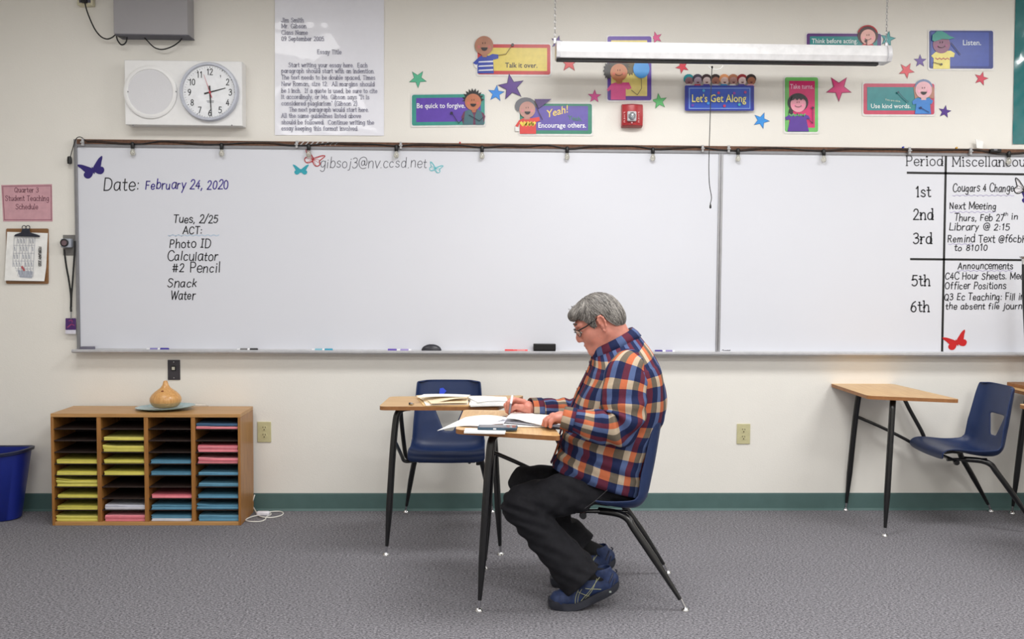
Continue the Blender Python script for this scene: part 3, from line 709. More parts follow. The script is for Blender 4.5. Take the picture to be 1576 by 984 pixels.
mb = MB(); ribbon(mb, [(34, 411), (37, 416)], 3.2, .025); mb.build('red_stamp', mat('stamp_red', rgb(186, 96, 100), .6), pp)
# month title runs downwards
m_ = MB(); tmp = MB()
tx = 'FEBRUARY 2020'; vpos = 380
for ch in tx:
    w0, st = glyph(ch)
    for pts, sm in st: ribbon(m_, [(59.5+y*.62, vpos+x*.56) for x, y in pts], .8, .025)
    vpos += (w0+.4)*.46
m_.build('month_title', M_INK, pp)
cl = MB()
decal(cl, [(22, 364), (24, 361), (33, 358), (35, 352), (45, 352), (47, 358), (57, 361), (62, 363), (61, 365)], .020, .006)
clip = cl.build('clip', mat('clip_steel', rgb(58, 60, 72), .35, .7), cb, bevel=.001)
for u in (37, 43): 
    pts = [Yp(a_, b_, -.022) for a_, b_ in circ(u, 350.5, 3, 3.2, 16)]; MB().tube(pts+[pts[0]], .0022, 6, cap=False).build('clip_loop', mat('clip_steel', rgb(58, 60, 72), .35, .7), clip, smooth=True)

# essay poster under plastic
ep = thing('essay_poster', 'large white essay format poster in clear plastic sleeve above the whiteboard', 'poster', Yp(505, 207, 0))
mb = MB(); nx, nz = 60, 70
rp = random.Random(3)
vs = []
for j in range(nz+1):
    for i in range(nx+1):
        u = 423+(168*i/nx); v = -6+214*j/nz
        v += .9*(i/nx)
        sag = .0035+.0010*math.sin(u*.035+1)*math.sin(v*.04)+.0004*math.sin(u*.09-v*.03)
        sag += .0011*math.exp(-((v-30)/9)**2)*(1+.35*math.sin(u*.28)+.2*math.sin(u*.11))
        sag += .0009*math.exp(-((v-120)/20)**2)*(1+.35*math.sin(u*.33+v*.12))
        vs.append(Yp(u, v, -sag))
fs = [(j*(nx+1)+i, j*(nx+1)+i+1, (j+1)*(nx+1)+i+1, (j+1)*(nx+1)+i) for j in range(nz) for i in range(nx)]
mb.add(vs, fs)
sleeve = mb.build('poster_sheet', mat('glossy_poster', rgb(238, 239, 248), .3, spec=.6, coat=.35, var=.01), ep, smooth=True, angle=180)
M_PT = mat('poster_print', rgb(140, 140, 162), .6)
lines = [('Jim Smith', 433, 34, 468, 7), ('Mr. Gibson', 433, 43, 472, 7), ('Class Name', 433, 53, 474, 7), ('09 September 2005', 433, 62.5, 499, 7), ('Essay Title', 488, 83, 526, 7),
 ('Start writing your essay here.  Each', 444, 103, 566, 7), ('paragraph should start with an indention.', 433, 112, 577, 7), ('The text needs to be double spaced, Times', 433, 122, 578, 7),
 ('New Roman, size 12.  All margins should', 433, 132, 577, 7), ('be 1 inch.  If a quote is used, be sure to cite', 433, 142.5, 581, 7), ('it accordingly, or Ms. Gibson says "It is', 433, 152, 569, 7),
 ('considered plagiarism" (Gibson 2).', 433, 162, 552, 7), ('The next paragraph would start here.', 445, 171.5, 568, 7), ('All the same guidelines listed above', 433, 181, 556, 7),
 ('should be followed.  Continue writing the', 433, 191, 576, 7), ('essay keeping this format involved.', 433, 200.5, 552, 7)]
for tx, a_, v_, b_, h_ in lines:
    note(tx, a_, v_, b_, h_-.6, .75, M_PT, ep, 'printed_line', off=.0082, serif=True, tilt=.004)

# fire alarm strobe
r_ = thing('fire_alarm', 'red fire alarm strobe on the wall under the girl with balloon sign', 'fire alarm', Yp(971, 198, 0))
mb = MB(); a = Yp(956, 162, 0); b = Yp(987, 197, 0)
rings = []
for z, dp in ((b.z, .03), (b.z+.008, .045), ((a.z+b.z)/2, .052), (a.z-.008, .045), (a.z, .03)):
    ring = []
    for k in range(13):
        t_ = k/12; x = a.x+(b.x-a.x)*t_; ring.append((x, -dp-.018*math.sin(PI*t_), z))
    ring += [(b.x, 0, z), (a.x, 0, z)]; rings.append(ring)
mb.loft(rings).build('housing', mat('alarm_red', rgb(170, 34, 42), .35), r_, smooth=True)
c = Yp(972.5, 179, -.075)
MB().box((c.x-.026, -.082, c.z-.028), (c.x+.026, -.066, c.z+.028)).build('strobe_frame', mat('strobe_rim', rgb(200, 196, 200), .25), r_, bevel=.006)
rings = [[(c.x+.022*s*math.cos(2*PI*k/8+PI/8), -.082-h_, c.z+.024*s*math.sin(2*PI*k/8+PI/8)) for k in range(8)] for s, h_ in ((1, 0), (.9, .008), (.45, .014), (.1, .015))]
MB().loft(rings).build('strobe_lens', mat('strobe_glass', rgb(180, 186, 192), .08, .7, var=.4, vscale=90), r_)
M_FT = mat('alarm_letter', rgb(220, 150, 150), .5)
for u in (961, 983):
    m_ = MB(); vv = 175
    for ch in 'FIRE': write(m_, ch, u-1.4, vv, u+1.8, 2.6, .7, .075 if False else .067); vv += 4.4
    m_.build('lettering', M_FT, r_)
p = Yp(972.5, 189, -.07); MB().lathe([(.005, 0), (.004, .006)], (p.x, -.068, p.z), 12, 'y').build('indicator', mat('pale_pink', rgb(230, 170, 180), .4), r_)

# projector screen in its case, hung by chains
SY = -.35
a = Yp(855, 96, SY); b = Yp(1366, 98, SY)
ps = thing('projector_screen', 'white retracted projector screen hanging by chains above the whiteboard', 'projector screen', ((a.x+b.x)/2, SY, a.z))
zt = Yp(1100, 68, SY).z; zb = Yp(1100, 94, SY).z
def case_ring(x, g=0):
    h = zt-zb; pr = [(-.045, 0), (-.055, .25), (-.058, .32), (-.052, .72), (-.04, .95), (0, 1), (.045, .95), (.055, .5), (.045, 0)]
    return [(x, SY+y*(1+g), zb+h*z-(g*.004)+g*.008*z) for y, z in pr]
MB().loft([case_ring(a.x+.02), case_ring(b.x-.02)]).build('case', mat('screen_case_white', rgb(236, 236, 238), .3), ps, smooth=True, angle=25)
MB().loft([case_ring(a.x, .2), case_ring(a.x+.022, .2)]).build('end_cap', mat('screen_cap_white', rgb(220, 220, 224), .3), ps, bevel=.002)
MB().loft([case_ring(b.x-.022, .2), case_ring(b.x, .2)]).build('end_cap', mat('screen_cap_white', rgb(220, 220, 224), .3), ps, bevel=.002)
xb = Yp(1350, 98, SY).x
MB().box((a.x+.004, SY-.022, zb-.015), (xb, SY+.012, zb-.001)).build('bottom_bar', M_BLACK, ps, bevel=.003)
pts = [Yp(u, v, SY-.01) for u, v in circ(1101.5, 101, 11, 6, 14, 0, 180)]
MB().tube(pts, .003, 6).build('pull_handle', mat('handle_white', rgb(226, 226, 222), .4), ps, smooth=True)
for u in (854, 1364):
    p = Yp(u, 62, SY)
    q = MB()
    MB().box((p.x-.008, SY-.005, zt-.01), (p.x+.008, SY+.005, zt+.022)).build('hook', M_ALU, ps, bevel=.002)
    z = zt+.015; k = 0
    while z < CEIL:
        rr_ = []
        for j in range(8):
            an = 2*PI*j/8; rr_.append((p.x+(.0045*math.cos(an) if k % 2 else 0), SY+(0 if k % 2 else .0045*math.cos(an)), z+.010+.010*math.sin(an)))
        q.tube(rr_+[rr_[0]], .0013, 5, cap=False); z += .0165; k += 1
    q.build('chain', M_ALU, ps, smooth=True)
pc = [(1096, 106), (1096, 104), (1094.5, 130), (1093, 180), (1091.5, 230), (1091, 262), (1092, 285), (1095, 304), (1093, 314)]
tag(MB().tube(smooth_path([Yp(u, v, SY-.012) for u, v in pc[1:]], 5), .0022, 6).lathe([(.002, .012), (.005, .002), (.006, -.010), (.003, -.014)], Yp(1093.4, 317, SY-.012), 10).lathe([(.003, .004), (.006, 0), (.003, -.010)], Yp(1096, 103, SY-.012), 10).build('pull_cord', M_BLACK, smooth=True), 'thin black pull cord hanging from the projector screen', 'cord')

# green board at the top right corner
a = Yp(1557.5, 222, 0)
gbd = thing('green_poster', 'glossy dark teal poster at the top right corner of the wall', 'poster', (a.x+.3, 0, a.z))
mb = MB(); n = 24; vs = []
for j in range(n+1):
    for i in range(n+1):
        x = a.x+.7*i/n - (.010*(j/n)); z = a.z+.86*j/n
        vs.append((x, -.006-.003*math.sin(x*21+z*9)*math.sin(z*13)-.002*math.sin(x*60-z*35), z))
mb.add(vs, [(j*(n+1)+i, j*(n+1)+i+1, (j+1)*(n+1)+i+1, (j+1)*(n+1)+i) for j in range(n) for i in range(n)])
mb.build('sheet', mat('teal_gloss', rgb(24, 112, 116), .12, coat=.8, spec=.7), gbd, smooth=True, angle=180)

# ================================================================== bright signs and stars
SO = .002
LAY = .0007
class Sign:
    def __init__(s, name, label, cu, cv):
        s.r = thing(name, label, 'sign', Yp(cu, cv, 0)); s.l = 0
    def piece(s, name, pts, c, lift=None, m=None):
        s.l += 1; mb = MB(); decal(mb, pts, SO+LAY*(s.l if lift is None else lift), .0006)
        return mb.build(name, m or col(*c, rough=.3), s.r)
    def line(s, name, pts, c, wgt):
        s.l += 1; mb = MB(); ribbon(mb, pts, wgt, SO+LAY*s.l+.0007); return mb.build(name, col(*c, rough=.4), s.r)
    def text(s, tx, u0, v0, u1, h, c, bold=.02, tilt=0):
        s.l += 1; bold = min(bold, .012); return print_text(tx, u0, v0, u1, h, SO+LAY*s.l+.0007, 'lettering', col(*c, rough=.4), s.r, bold, tilt)
    def base(s, outer, inner, co, ci, r=3, tilt=0, border=True):
        u0, v0, u1, v1 = outer
        s.piece('laminate_edge', rrect(u0-2, v0-2, u1+2.5, v1+3, r, tilt=tilt), (226, 224, 222))
        s.piece('card', rrect(u0, v0, u1, v1, r, tilt=tilt), co)
        s.piece('panel', rrect(*inner, .8, tilt=tilt), ci)
    def face(s, cx, cy, r, skin, mouth=True, smile=False):
        s.piece('face', circ(cx, cy, r, r*1.02, 26), skin)
        k = r/14
        dk = tuple(int(c*.3) for c in skin)
        s.piece('cheek', circ(cx-8*k, cy+2*k, 2.4*k), tuple(min(255, int(c*1.0+a_)) for c, a_ in zip(skin, (18, -8, 8))))
        s.piece('cheek', circ(cx+8*k, cy+2*k, 2.4*k), tuple(min(255, int(c*1.0+a_)) for c, a_ in zip(skin, (18, -8, 8))))
        s.line('eye', [(cx-2*k, cy-4.5*k), (cx-2*k, cy-2.5*k)], dk, .9*k); s.line('eye', [(cx+1.8*k, cy-4.8*k), (cx+1.8*k, cy-2.8*k)], dk, .9*k)
        if mouth: s.piece('mouth', circ(cx+.5*k, cy+3*k, 5*k, 5*k, 12, 0, 180), (30, 22, 26))
        elif smile: s.line('mouth', [(a_, b_) for a_, b_ in circ(cx, cy+1*k, 6*k, 4*k, 9, 20, 160)], dk, .8*k)

def s_forgive():
    s = Sign('classroom_sign', 'Be quick to forgive sign, teal border, purple panel and boy in vest', 690, 194)
    s.base((634, 146, 746, 193.5), (640.5, 151, 740, 188), (58, 150, 138), (98, 68, 172), tilt=-.012)
    s.text('Be quick to forgive.', 641.5, 166.5, 716, 7.5, (240, 240, 244), .03, -.006)
    hair = []
    for k in range(22):
        a_ = math.radians(180+180*k/21); rr_ = 15.5 if k % 2 else 20.5
        hair.append((728+rr_*math.cos(a_)*.86, 156+rr_*math.sin(a_)))
    s.piece('hair', hair, (24, 22, 26))
    s.piece('shirt', [(714, 172), (724, 168), (734, 168), (744, 174), (747, 179), (744, 192), (713, 192), (710, 180)], (108, 52, 84))
    s.piece('vest', [(716, 171), (724, 168), (729, 178), (728, 192), (713, 192)], (70, 108, 118)); s.piece('vest', [(741, 172), (735, 168), (731, 178), (732, 192), (745, 192)], (70, 108, 118))
    s.piece('neck', [(724, 166), (734, 166), (732, 173), (727, 173)], (176, 104, 76))
    s.face(728, 157, 12.5, (190, 118, 86))
    s.line('arm', [(713, 182), (706, 190), (696, 175)], (40, 40, 60), .9); s.piece('hand', circ(695, 174, 2.2, n=10), (40, 36, 60))
    s.line('arm', [(744, 180), (738, 186), (722, 177)], (40, 40, 60), .9)
def s_talk():
    s = Sign('classroom_sign', 'Talk it over sign, red border, yellow panel and striped-shirt kid', 790, 115)
    s.base((735, 68, 847, 114.5), (742, 73.5, 842, 109), (196, 42, 46), (226, 204, 92), tilt=.004)
    s.text('Talk it over.', 777.5, 104, 827, 7.5, (66, 62, 74), .012, .004)
    s.piece('hand', [(728.5, 94), (734, 99), (735, 106), (730, 103)], (232, 230, 228))
    s.piece('shirt', [(728, 97), (737, 88), (744, 84), (752, 86), (758, 83), (767, 84), (767, 90), (759, 92), (760, 113), (735, 113), (735, 98), (733, 100)], (38, 62, 168))
    for v in (94.5, 101, 107.5): s.piece('stripe', [(737.5, v), (759, v-1.2), (759, v+1.2), (736, v+1.8)], (226, 228, 236))
    s.piece('neck', [(740, 82), (751, 82), (749, 88), (743, 88)], (170, 120, 92))
    s.face(745, 70, 14.3, (178, 122, 96))
    s.line('arm', [(767, 85), (779, 83), (788, 70)], (120, 100, 60), .9); s.piece('hand', circ(789, 69, 2.4, n=10), (60, 30, 40))
def s_balloon():
    s = Sign('classroom_sign', 'sign with a girl in pink holding a blue balloon behind the screen', 968, 155)
    s.base((935, 56, 1002.5, 154.5), (940.5, 62, 996, 148), (94, 60, 168), (238, 220, 130))
    def curl(cx, cy, rx, ry, k): return [(cx+(rx if i % 2 else rx*.72)*math.cos(2*PI*i/k), cy+(ry if i % 2 else ry*.78)*math.sin(2*PI*i/k)) for i in range(k)]
    s.piece('curls', curl(936, 109, 8, 14, 26), (46, 42, 42)); s.piece('curls', curl(970, 103, 9.5, 14, 26), (100, 84, 40))
    s.piece('hair', curl(953, 101, 18, 12, 34), (58, 46, 34))
    s.piece('dress', [(934, 138), (941, 129), (948, 127), (960, 127), (968, 127), (972, 136), (966, 138), (963, 136), (963, 153.5), (940, 153.5), (940, 138), (936, 141)], (230, 76, 150))
    s.piece('neck', [(948, 124), (958, 124), (957, 129), (949, 129)], (190, 120, 80))
    s.face(952.5, 111.5, 13.2, (200, 128, 88), mouth=False, smile=True)
    s.piece('balloon', circ(987, 106, 12.5, 14.5, 24), (60, 152, 226))
    s.line('string', [(987, 121), (987.5, 136), (981, 146), (972, 139)], (90, 80, 70), .8)
def s_yeah():
    s = Sign('classroom_sign', 'Encourage others sign, green border, purple panel and kid with a pennant', 856, 207)
    s.base((800, 159.5, 911, 206), (808, 163, 905, 200.5), (42, 128, 104), (92, 76, 166), tilt=.004)
    s.text('Encourage others.', 828.5, 196.5, 902, 7.6, (240, 240, 246), .03)
    s.text('Yeah!', 841, 181.5, 874, 11.5, (234, 206, 110), .03, -.26)
    s.text('Yeah.', 874, 184, 896, 6.5, (64, 124, 96), .02, .12)
    s.piece('cap', [(a_, b_) for a_, b_ in circ(809, 163, 16.5, 13, 16, 140, 370)], (104, 104, 112))
    s.piece('shirt', [(793, 194), (799, 185), (808, 181), (818, 182), (830, 180), (831, 186), (825, 188), (825, 206), (800, 206), (800, 190), (797, 196)], (214, 54, 50))
    zz = [(802+k*2.6, 190+(2.2 if k % 2 else -1)) for k in range(9)]
    s.line('zigzag', zz, (236, 206, 80), 4)
    s.piece('hand', [(793, 195), (799, 196), (799, 202), (793, 202)], (230, 230, 228))
    s.piece('neck', [(806, 179), (816, 179), (815, 184), (807, 184)], (186, 132, 122))
    s.face(811.5, 169, 12.4, (190, 140, 130))
    s.line('flag_stick', [(823, 155), (829, 172), (835, 184)], (80, 60, 60), 1.0)
    s.piece('pennant', [(822.5, 152.5), (849, 152.5), (829, 167)], (72, 34, 112))
def s_along():
    s = Sign('classroom_sign', "Let's Get Along banner, blue with eight small faces on top", 1107, 171)
    skins = [(150, 110, 120), (190, 170, 190), (236, 214, 214), (176, 120, 104), (236, 206, 200), (190, 146, 140), (238, 214, 214), (170, 112, 84)]
    hairs = [(30, 150, 160), (70, 60, 80), (60, 40, 44), (48, 34, 34), (232, 160, 110), (180, 120, 90), (150, 44, 50), (46, 36, 36)]
    for i, (sk, hr) in enumerate(zip(skins, hairs)):
        cx = 1060+i*13.7
        s.piece('hair', circ(cx, 121.5, 8, 7.6, 14), hr)
        s.piece('face', circ(cx+.6, 124.6, 6.4, 6.2, 14), sk); s.piece('mouth', circ(cx+.6, 126, 2.2, 2, 8, 0, 180), (110, 50, 60))
    for i in range(8): s.piece('shirt', [(1053+i*13.5, 134), (1056+i*13.5, 129.5), (1064+i*13.5, 129.5), (1068+i*13.5, 134)], [(220, 220, 226), (200, 60, 80), (80, 60, 170), (200, 200, 220), (60, 160, 220), (230, 230, 230), (80, 60, 170), (230, 170, 190)][i])
    s.piece('banner', rrect(1054, 131.5, 1160.5, 170.5, 2), (32, 44, 150))
    s.piece('panel', rrect(1059, 134, 1156, 168.5, .6), (42, 82, 190))
    q = [(1061, 135.8), (1154, 135.8), (1154, 167), (1061, 167), (1061, 135.8)]
    for i in range(4): s.line('border_line', [q[i], q[i+1]], (150, 180, 230), .9)
    for (u, v, c_) in ((1083, 139.5, (70, 170, 220)), (1106, 143, (200, 60, 120)), (1130, 143.5, (150, 60, 170)), (1147, 142, (190, 60, 130)), (1066, 162, (110, 60, 170)), (1090, 159, (60, 150, 230)), (1115, 163, (200, 50, 90)), (1138, 161, (70, 180, 190))):
        s.piece('dot', circ(u, v, 2.2, n=8), c_)
    s.text("Let's Get Along", 1065, 157, 1148.5, 11.5, (238, 226, 130), .035)
def s_turns():
    s = Sign('classroom_sign', 'Take turns sign, green border, pink panel and girl in purple', 1233, 203)
    s.base((1208, 119, 1259, 203), (1214.5, 124.5, 1254, 196.5), (110, 190, 100), (216, 30, 110), tilt=.004)
    s.text('Take turns.', 1216, 136.5, 1252, 7, (248, 200, 226), .03)
    s.piece('hair', circ(1228, 158, 16, 14.5, 24), (28, 20, 30)); s.piece('braid', circ(1217, 174, 3.6, 8, 12), (24, 22, 26))
    s.piece('dress', [(1208, 181), (1216, 176), (1224, 176), (1238, 176), (1244, 178), (1247, 183), (1241, 184), (1245, 202.5), (1212, 202.5), (1216, 184), (1210, 185)], (84, 40, 150))
    s.line('collar', [(1215+k*3, 177+(1.6 if k % 2 else -1.4)) for k in range(9)], (110, 180, 110), 2)
    s.face(1228.5, 160.5, 12, (238, 160, 178), mouth=False, smile=True)
    s.piece('fringe', [(1217, 155), (1220, 148), (1228, 145), (1237, 148), (1240, 155), (1236, 152), (1233, 154.5), (1230, 151.5), (1227, 154.5), (1224, 151.5), (1221, 154)], (28, 20, 30))
    s.line('arm', [(1243, 182), (1251, 190), (1251, 168)], (70, 20, 60), .9); s.piece('hand', circ(1251, 166, 2, n=8), (60, 20, 60))
def s_think():
    s = Sign('classroom_sign', 'Think before acting sign with teal panel, partly behind the screen', 1298, 80)
    s.base((1241.5, 51.5, 1356, 92), (1246.5, 56, 1350, 87), (88, 44, 120), (36, 138, 138), tilt=.004)
    s.text('Think before acting.', 1249.5, 66.5, 1320, 7, (230, 238, 240), .025)
    s.piece('hair', circ(1335.5, 54, 16, 15.5, 24), (74, 40, 44)); s.line('hair_band', [(a_, b_) for a_, b_ in circ(1335.5, 54, 15, 14.5, 12, 200, 340)], (186, 40, 52), 2)
    s.piece('shirt', [(1322, 72), (1330, 67), (1342, 67), (1350, 74), (1350, 86), (1321, 86)], (190, 50, 60))
    s.face(1336, 57, 11.6, (236, 180, 172), mouth=False, smile=True)
    s.line('arm', [(1334, 75), (1334, 64)], (50, 30, 40), 1.1); s.piece('hand', circ(1333, 63, 2.2, n=8), (50, 30, 40))
def s_kind():
    s = Sign('classroom_sign', 'Use kind words sign, crimson border, teal panel and girl in blue', 1384, 176)
    s.base((1329, 128.5, 1438, 176), (1334.5, 134, 1432, 170), (202, 70, 100), (48, 142, 148), tilt=.003)
    s.text('Use kind words.', 1340.5, 166.5, 1401.5, 6.8, (240, 246, 246), .025)
    s.text('You are nice.', 1362, 154.5, 1386, 2.8, (216, 232, 216), .015, .12)
    s.piece('hair', [(1408, 152), (1406, 135), (1412, 125), (1421, 121.5), (1432, 126), (1438, 138), (1437, 152), (1430, 150), (1412, 150)], (186, 134, 116))
    s.piece('cap', circ(1421.5, 134, 13.6, 12, 16, 180, 360), (112, 132, 170))
    s.piece('shirt', [(1404, 156), (1409, 152), (1414, 151), (1420, 153), (1430, 151), (1436, 155), (1434, 160), (1431, 160), (1433, 175.5), (1408, 175.5), (1410, 160), (1405, 161)], (62, 134, 214))
    s.piece('neck', [(1417, 148), (1426, 148), (1425, 154), (1418, 154)], (236, 190, 190))
    s.face(1421.5, 138.5, 12.8, (238, 186, 196))
    s.line('arm', [(1418, 166), (1430, 173)], (30, 50, 110), .9); s.piece('hand', circ(1417, 166, 2, n=8), (24, 40, 100))
    s.line('arm', [(1398, 157), (1390, 150), (1384, 143)], (30, 96, 110), 1.2); s.piece('hand', circ(1382.5, 142, 1.8, n=8), (24, 80, 96))
def s_listen():
    s = Sign('classroom_sign', 'Listen sign, dark blue with a kid in a teal cap', 1479, 106)
    s.base((1430, 47, 1528.5, 105.5), (1433, 49.5, 1522, 102), (30, 48, 130), (52, 76, 168), tilt=.004)
    s.text('Listen.', 1482, 69.5, 1510, 8, (226, 234, 244), .025)
    s.piece('shirt', [(1433, 86), (1440, 80), (1450, 79), (1463, 78), (1469.5, 82), (1468, 88), (1462, 88), (1462, 106), (1436, 106), (1437, 90)], (238, 224, 120))
    s.line('shirt_band', [(1440+k*3, 90.5+(1 if k % 2 else -1)) for k in range(8)], (200, 110, 110), 1.4)
    s.face(1449, 68.5, 13.4, (140, 84, 116), mouth=False, smile=True)
    s.piece('cap', [(1434.5, 62), (1435, 54), (1442, 48), (1450, 48), (1457, 52), (1461, 55), (1470, 58.5), (1460, 60.5), (1450, 60), (1438, 64)], (24, 146, 134))
    s.line('arm', [(1464, 66), (1478, 84)], (40, 30, 60), 1.0); s.line('arm', [(1437, 96), (1449, 99)], (80, 60, 50), .9); s.piece('hand', circ(1449, 99, 1.8, n=8), (50, 40, 40))
for f in (s_forgive, s_talk, s_balloon, s_yeah, s_along, s_turns, s_think, s_kind, s_listen): f()

def star(u, v, r, rot, c, label, lift=1):
    pts = []
    for k in range(10):
        a_ = math.radians(rot-90+36*k); rr_ = r if k % 2 == 0 else r*.42
        pts.append((u+rr_*math.cos(a_), v+rr_*math.sin(a_)))
    mb = MB(); decal(mb, pts, SO-.001+lift*.0006, .0008, 1)
    q = [(u+(a_-u)*.86, v+(b_-v)*.86) for a_, b_ in pts]
    mb2 = MB(); mb2.prism(on_wall(q, SO-.0002+lift*.0006), (0,0,0), (0,-.0006,0), 0)
    n = len(mb.v); mb.v += mb2.v; mb.f += [tuple(i+n for i in f) for f in mb2.f]; mb.mi += mb2.mi
    edge = col(*[int(x*.72) for x in c], rough=.35)
    tag(mb.build('paper_star', [col(*c, rough=.3), edge]), label, 'star', 'paper stars on the wall')
star(643, 121.5, 14.5, 178, (92, 188, 150), 'pale green star above the Be quick to forgive sign')
star(763.5, 144, 13.5, 6, (44, 140, 232), 'light blue star left of the big purple star')
star(787, 134, 21.5, -10, (84, 36, 140), 'large purple star below the Talk it over sign', 4)
star(858, 65, 11, 14, (80, 44, 140), 'purple star half behind the left end of the screen')
star(876, 97, 15, 0, (214, 58, 60), 'red star peeking below the left part of the screen')
star(1010, 58, 10, -16, (228, 70, 140), 'pink star at the upper right of the balloon sign')
star(915, 148.5, 11, 2, (222, 62, 150), 'pink star between the Encourage others sign and the balloon sign')
star(1014.5, 156, 13, -8, (100, 200, 120), 'green star at the lower right of the balloon sign')
star(1050, 103, 11, 190, (224, 62, 80), 'red star peeking out below the screen left of the banner')
star(1171.5, 185.5, 13.5, 22, (42, 146, 230), 'light blue star between the banner and the Take turns sign')
star(1291, 136, 21, 180, (216, 40, 120), 'large magenta star right of the Take turns sign', 2)
star(1366, 60, 13, 12, (60, 156, 160), 'teal star behind the chain beside the Think before acting sign', 3)
star(1395, 108.5, 13, -6+180, (220, 66, 80), 'red star above the Use kind words sign', 2)
star(1416, 94, 10.5, 0, (88, 48, 150), 'small purple star between the red star and the Listen sign')
star(1510, 121, 11.5, 160, (214, 60, 86), 'red star below the Listen sign')
star(1454, 172, 10.5, 10, (80, 40, 140), 'purple star right of the Use kind words sign')
# ================================================================== wooden organizer with paper stacks
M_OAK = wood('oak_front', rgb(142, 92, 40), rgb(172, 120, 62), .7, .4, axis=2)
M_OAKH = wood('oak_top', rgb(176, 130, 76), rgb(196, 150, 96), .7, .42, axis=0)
M_MASON = mat('slot_shade_hardboard', rgb(44, 29, 24), .7, var=.1)  # dark hardboard, brown deepened further to put the slots' shade into the colour
OX0, OX1, OY1, OY0, OH = -2.306, -1.296, -.030, -.328, .6087
og = thing('paper_organizer', 'wooden literature organizer with four columns of paper slots on the floor', 'organizer', ((OX0+OX1)/2, (OY0+OY1)/2, 0))
TB = .020
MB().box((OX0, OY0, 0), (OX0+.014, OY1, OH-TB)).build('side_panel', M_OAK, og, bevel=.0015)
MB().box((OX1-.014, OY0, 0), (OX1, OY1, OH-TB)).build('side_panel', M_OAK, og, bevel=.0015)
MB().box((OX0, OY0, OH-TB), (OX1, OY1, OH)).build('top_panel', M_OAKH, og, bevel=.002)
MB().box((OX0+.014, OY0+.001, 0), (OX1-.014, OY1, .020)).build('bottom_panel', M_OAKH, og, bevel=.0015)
MB().box((OX0+.014, OY1-.006, .020), (OX1-.014, OY1, OH-TB)).build('back_panel', M_MASON, og)
cw = (OX1-OX0-.028-3*.022)/4
colx = []
for i in range(4):
    x0 = OX0+.014+i*(cw+.022); colx.append((x0, x0+cw))
    if i < 3: MB().box((x0+cw, OY0+.0015, .020), (x0+cw+.022, OY1-.006, OH-TB)).build('divider', M_OAK, og, bevel=.001)
SZ = [.0215+(OH-TB-.0215)*k/9 for k in range(9)]      # shelf top heights from the bottom
for i in range(4):
    for k in range(1, 9):
        MB().box((colx[i][0], OY0+.006, SZ[k]-.004), (colx[i][1], OY1-.006, SZ[k])).build('shelf', M_MASON, og)
YEL = [(220, 210, 98), (230, 220, 116), (208, 198, 86)]; PIN = [(234, 134, 146), (244, 156, 166), (212, 108, 120)]
BLU = [(90, 144, 172), (108, 162, 190), (76, 128, 154)]; WHI = [(214, 216, 228), (226, 226, 234), (196, 198, 212)]; DBL = [(60, 92, 124), (70, 104, 138), (56, 84, 112)]
CN = {id(YEL): 'yellow', id(PIN): 'pink', id(BLU): 'blue', id(WHI): 'white', id(DBL): 'dark blue'}
ROWN = ['top', 'second', 'third', 'fourth', 'fifth', 'sixth', 'seventh', 'eighth', 'bottom']
COLN = ['first', 'second', 'third', 'fourth']
def stack(ci, row, pal, th, dz=0.0, mess=0.0, shift=0.012, adj=None, wav=.0015):
    z0 = SZ[8-row]+dz; x0, x1 = colx[ci]; rr = random.Random(ci*17+row)
    x0 += shift; x1 -= .004; L = x1-x0
    n = max(2, int(th/.0055)); cname = CN[id(pal)]
    lab = '%s%s paper stack in the %s column, %s slot of the organizer' % ((adj+' ') if adj else '', cname, COLN[ci], ROWN[row])
    root = thing('paper_stack', lab, 'paper stack', ((x0+x1)/2, -.18, z0), group='coloured paper stacks in the organizer')
    for k in range(n):
        a = z0+th*k/n; b = z0+th*(k+1)/n-.0004
        ya = OY0+.010+rr.uniform(0, .006)+.004*mess; jx = rr.uniform(-.003, .003)
        tilt = mess*rr.uniform(.2, 1)*(k/n)*.014; ph = rr.uniform(0, 6)
        rings = []
        for j in range(13):
            t_ = j/12; x = x0+jx+L*t_
            d = wav*math.sin(t_*5+ph*.3)*(k+1)/n + tilt*(1-t_)**2.2 - mess*.004*math.sin(PI*t_)*(k/n)
            rings.append([(x, ya, a+max(d, 0)), (x, OY1-.02, a+max(d, 0)), (x, OY1-.02, b+max(d, 0)+mess*.001), (x, ya, b+max(d, 0)+mess*.0012)])
        MB().loft(rings).build('folded_sheet', col(*pal[k % 3], rough=.75), root, smooth=True, angle=30)
for a_ in ((0,3,YEL,.020),(0,4,YEL,.020),(0,5,YEL,.034,0,1,.006,'thick messy'),(0,6,YEL,.018),(0,7,YEL,.020),(0,8,YEL,.028,0,.2,.004),
           (1,1,YEL,.016),(1,2,YEL,.030,0,1.3,.006,'thick fanned'),(1,3,YEL,.020),(1,4,YEL,.019),(1,7,WHI,.024,0,.25),(1,8,PIN,.032),
           (2,3,BLU,.018),(2,4,BLU,.018),(2,6,PIN,.018,0,.3),(2,7,BLU,.024),(2,8,WHI,.014),(2,8,BLU,.018,.0145),
           (3,0,PIN,.012,0,.1,.004),(3,0,DBL,.012,.016,.1,.004),(3,2,PIN,.036),(3,3,PIN,.028,0,.4),(3,4,BLU,.013),(3,5,BLU,.016,0,.3),(3,6,BLU,.018),(3,7,BLU,.024,0,.8,.004,'tilted'),(3,8,BLU,.030,0,.2)):
    stack(*a_)

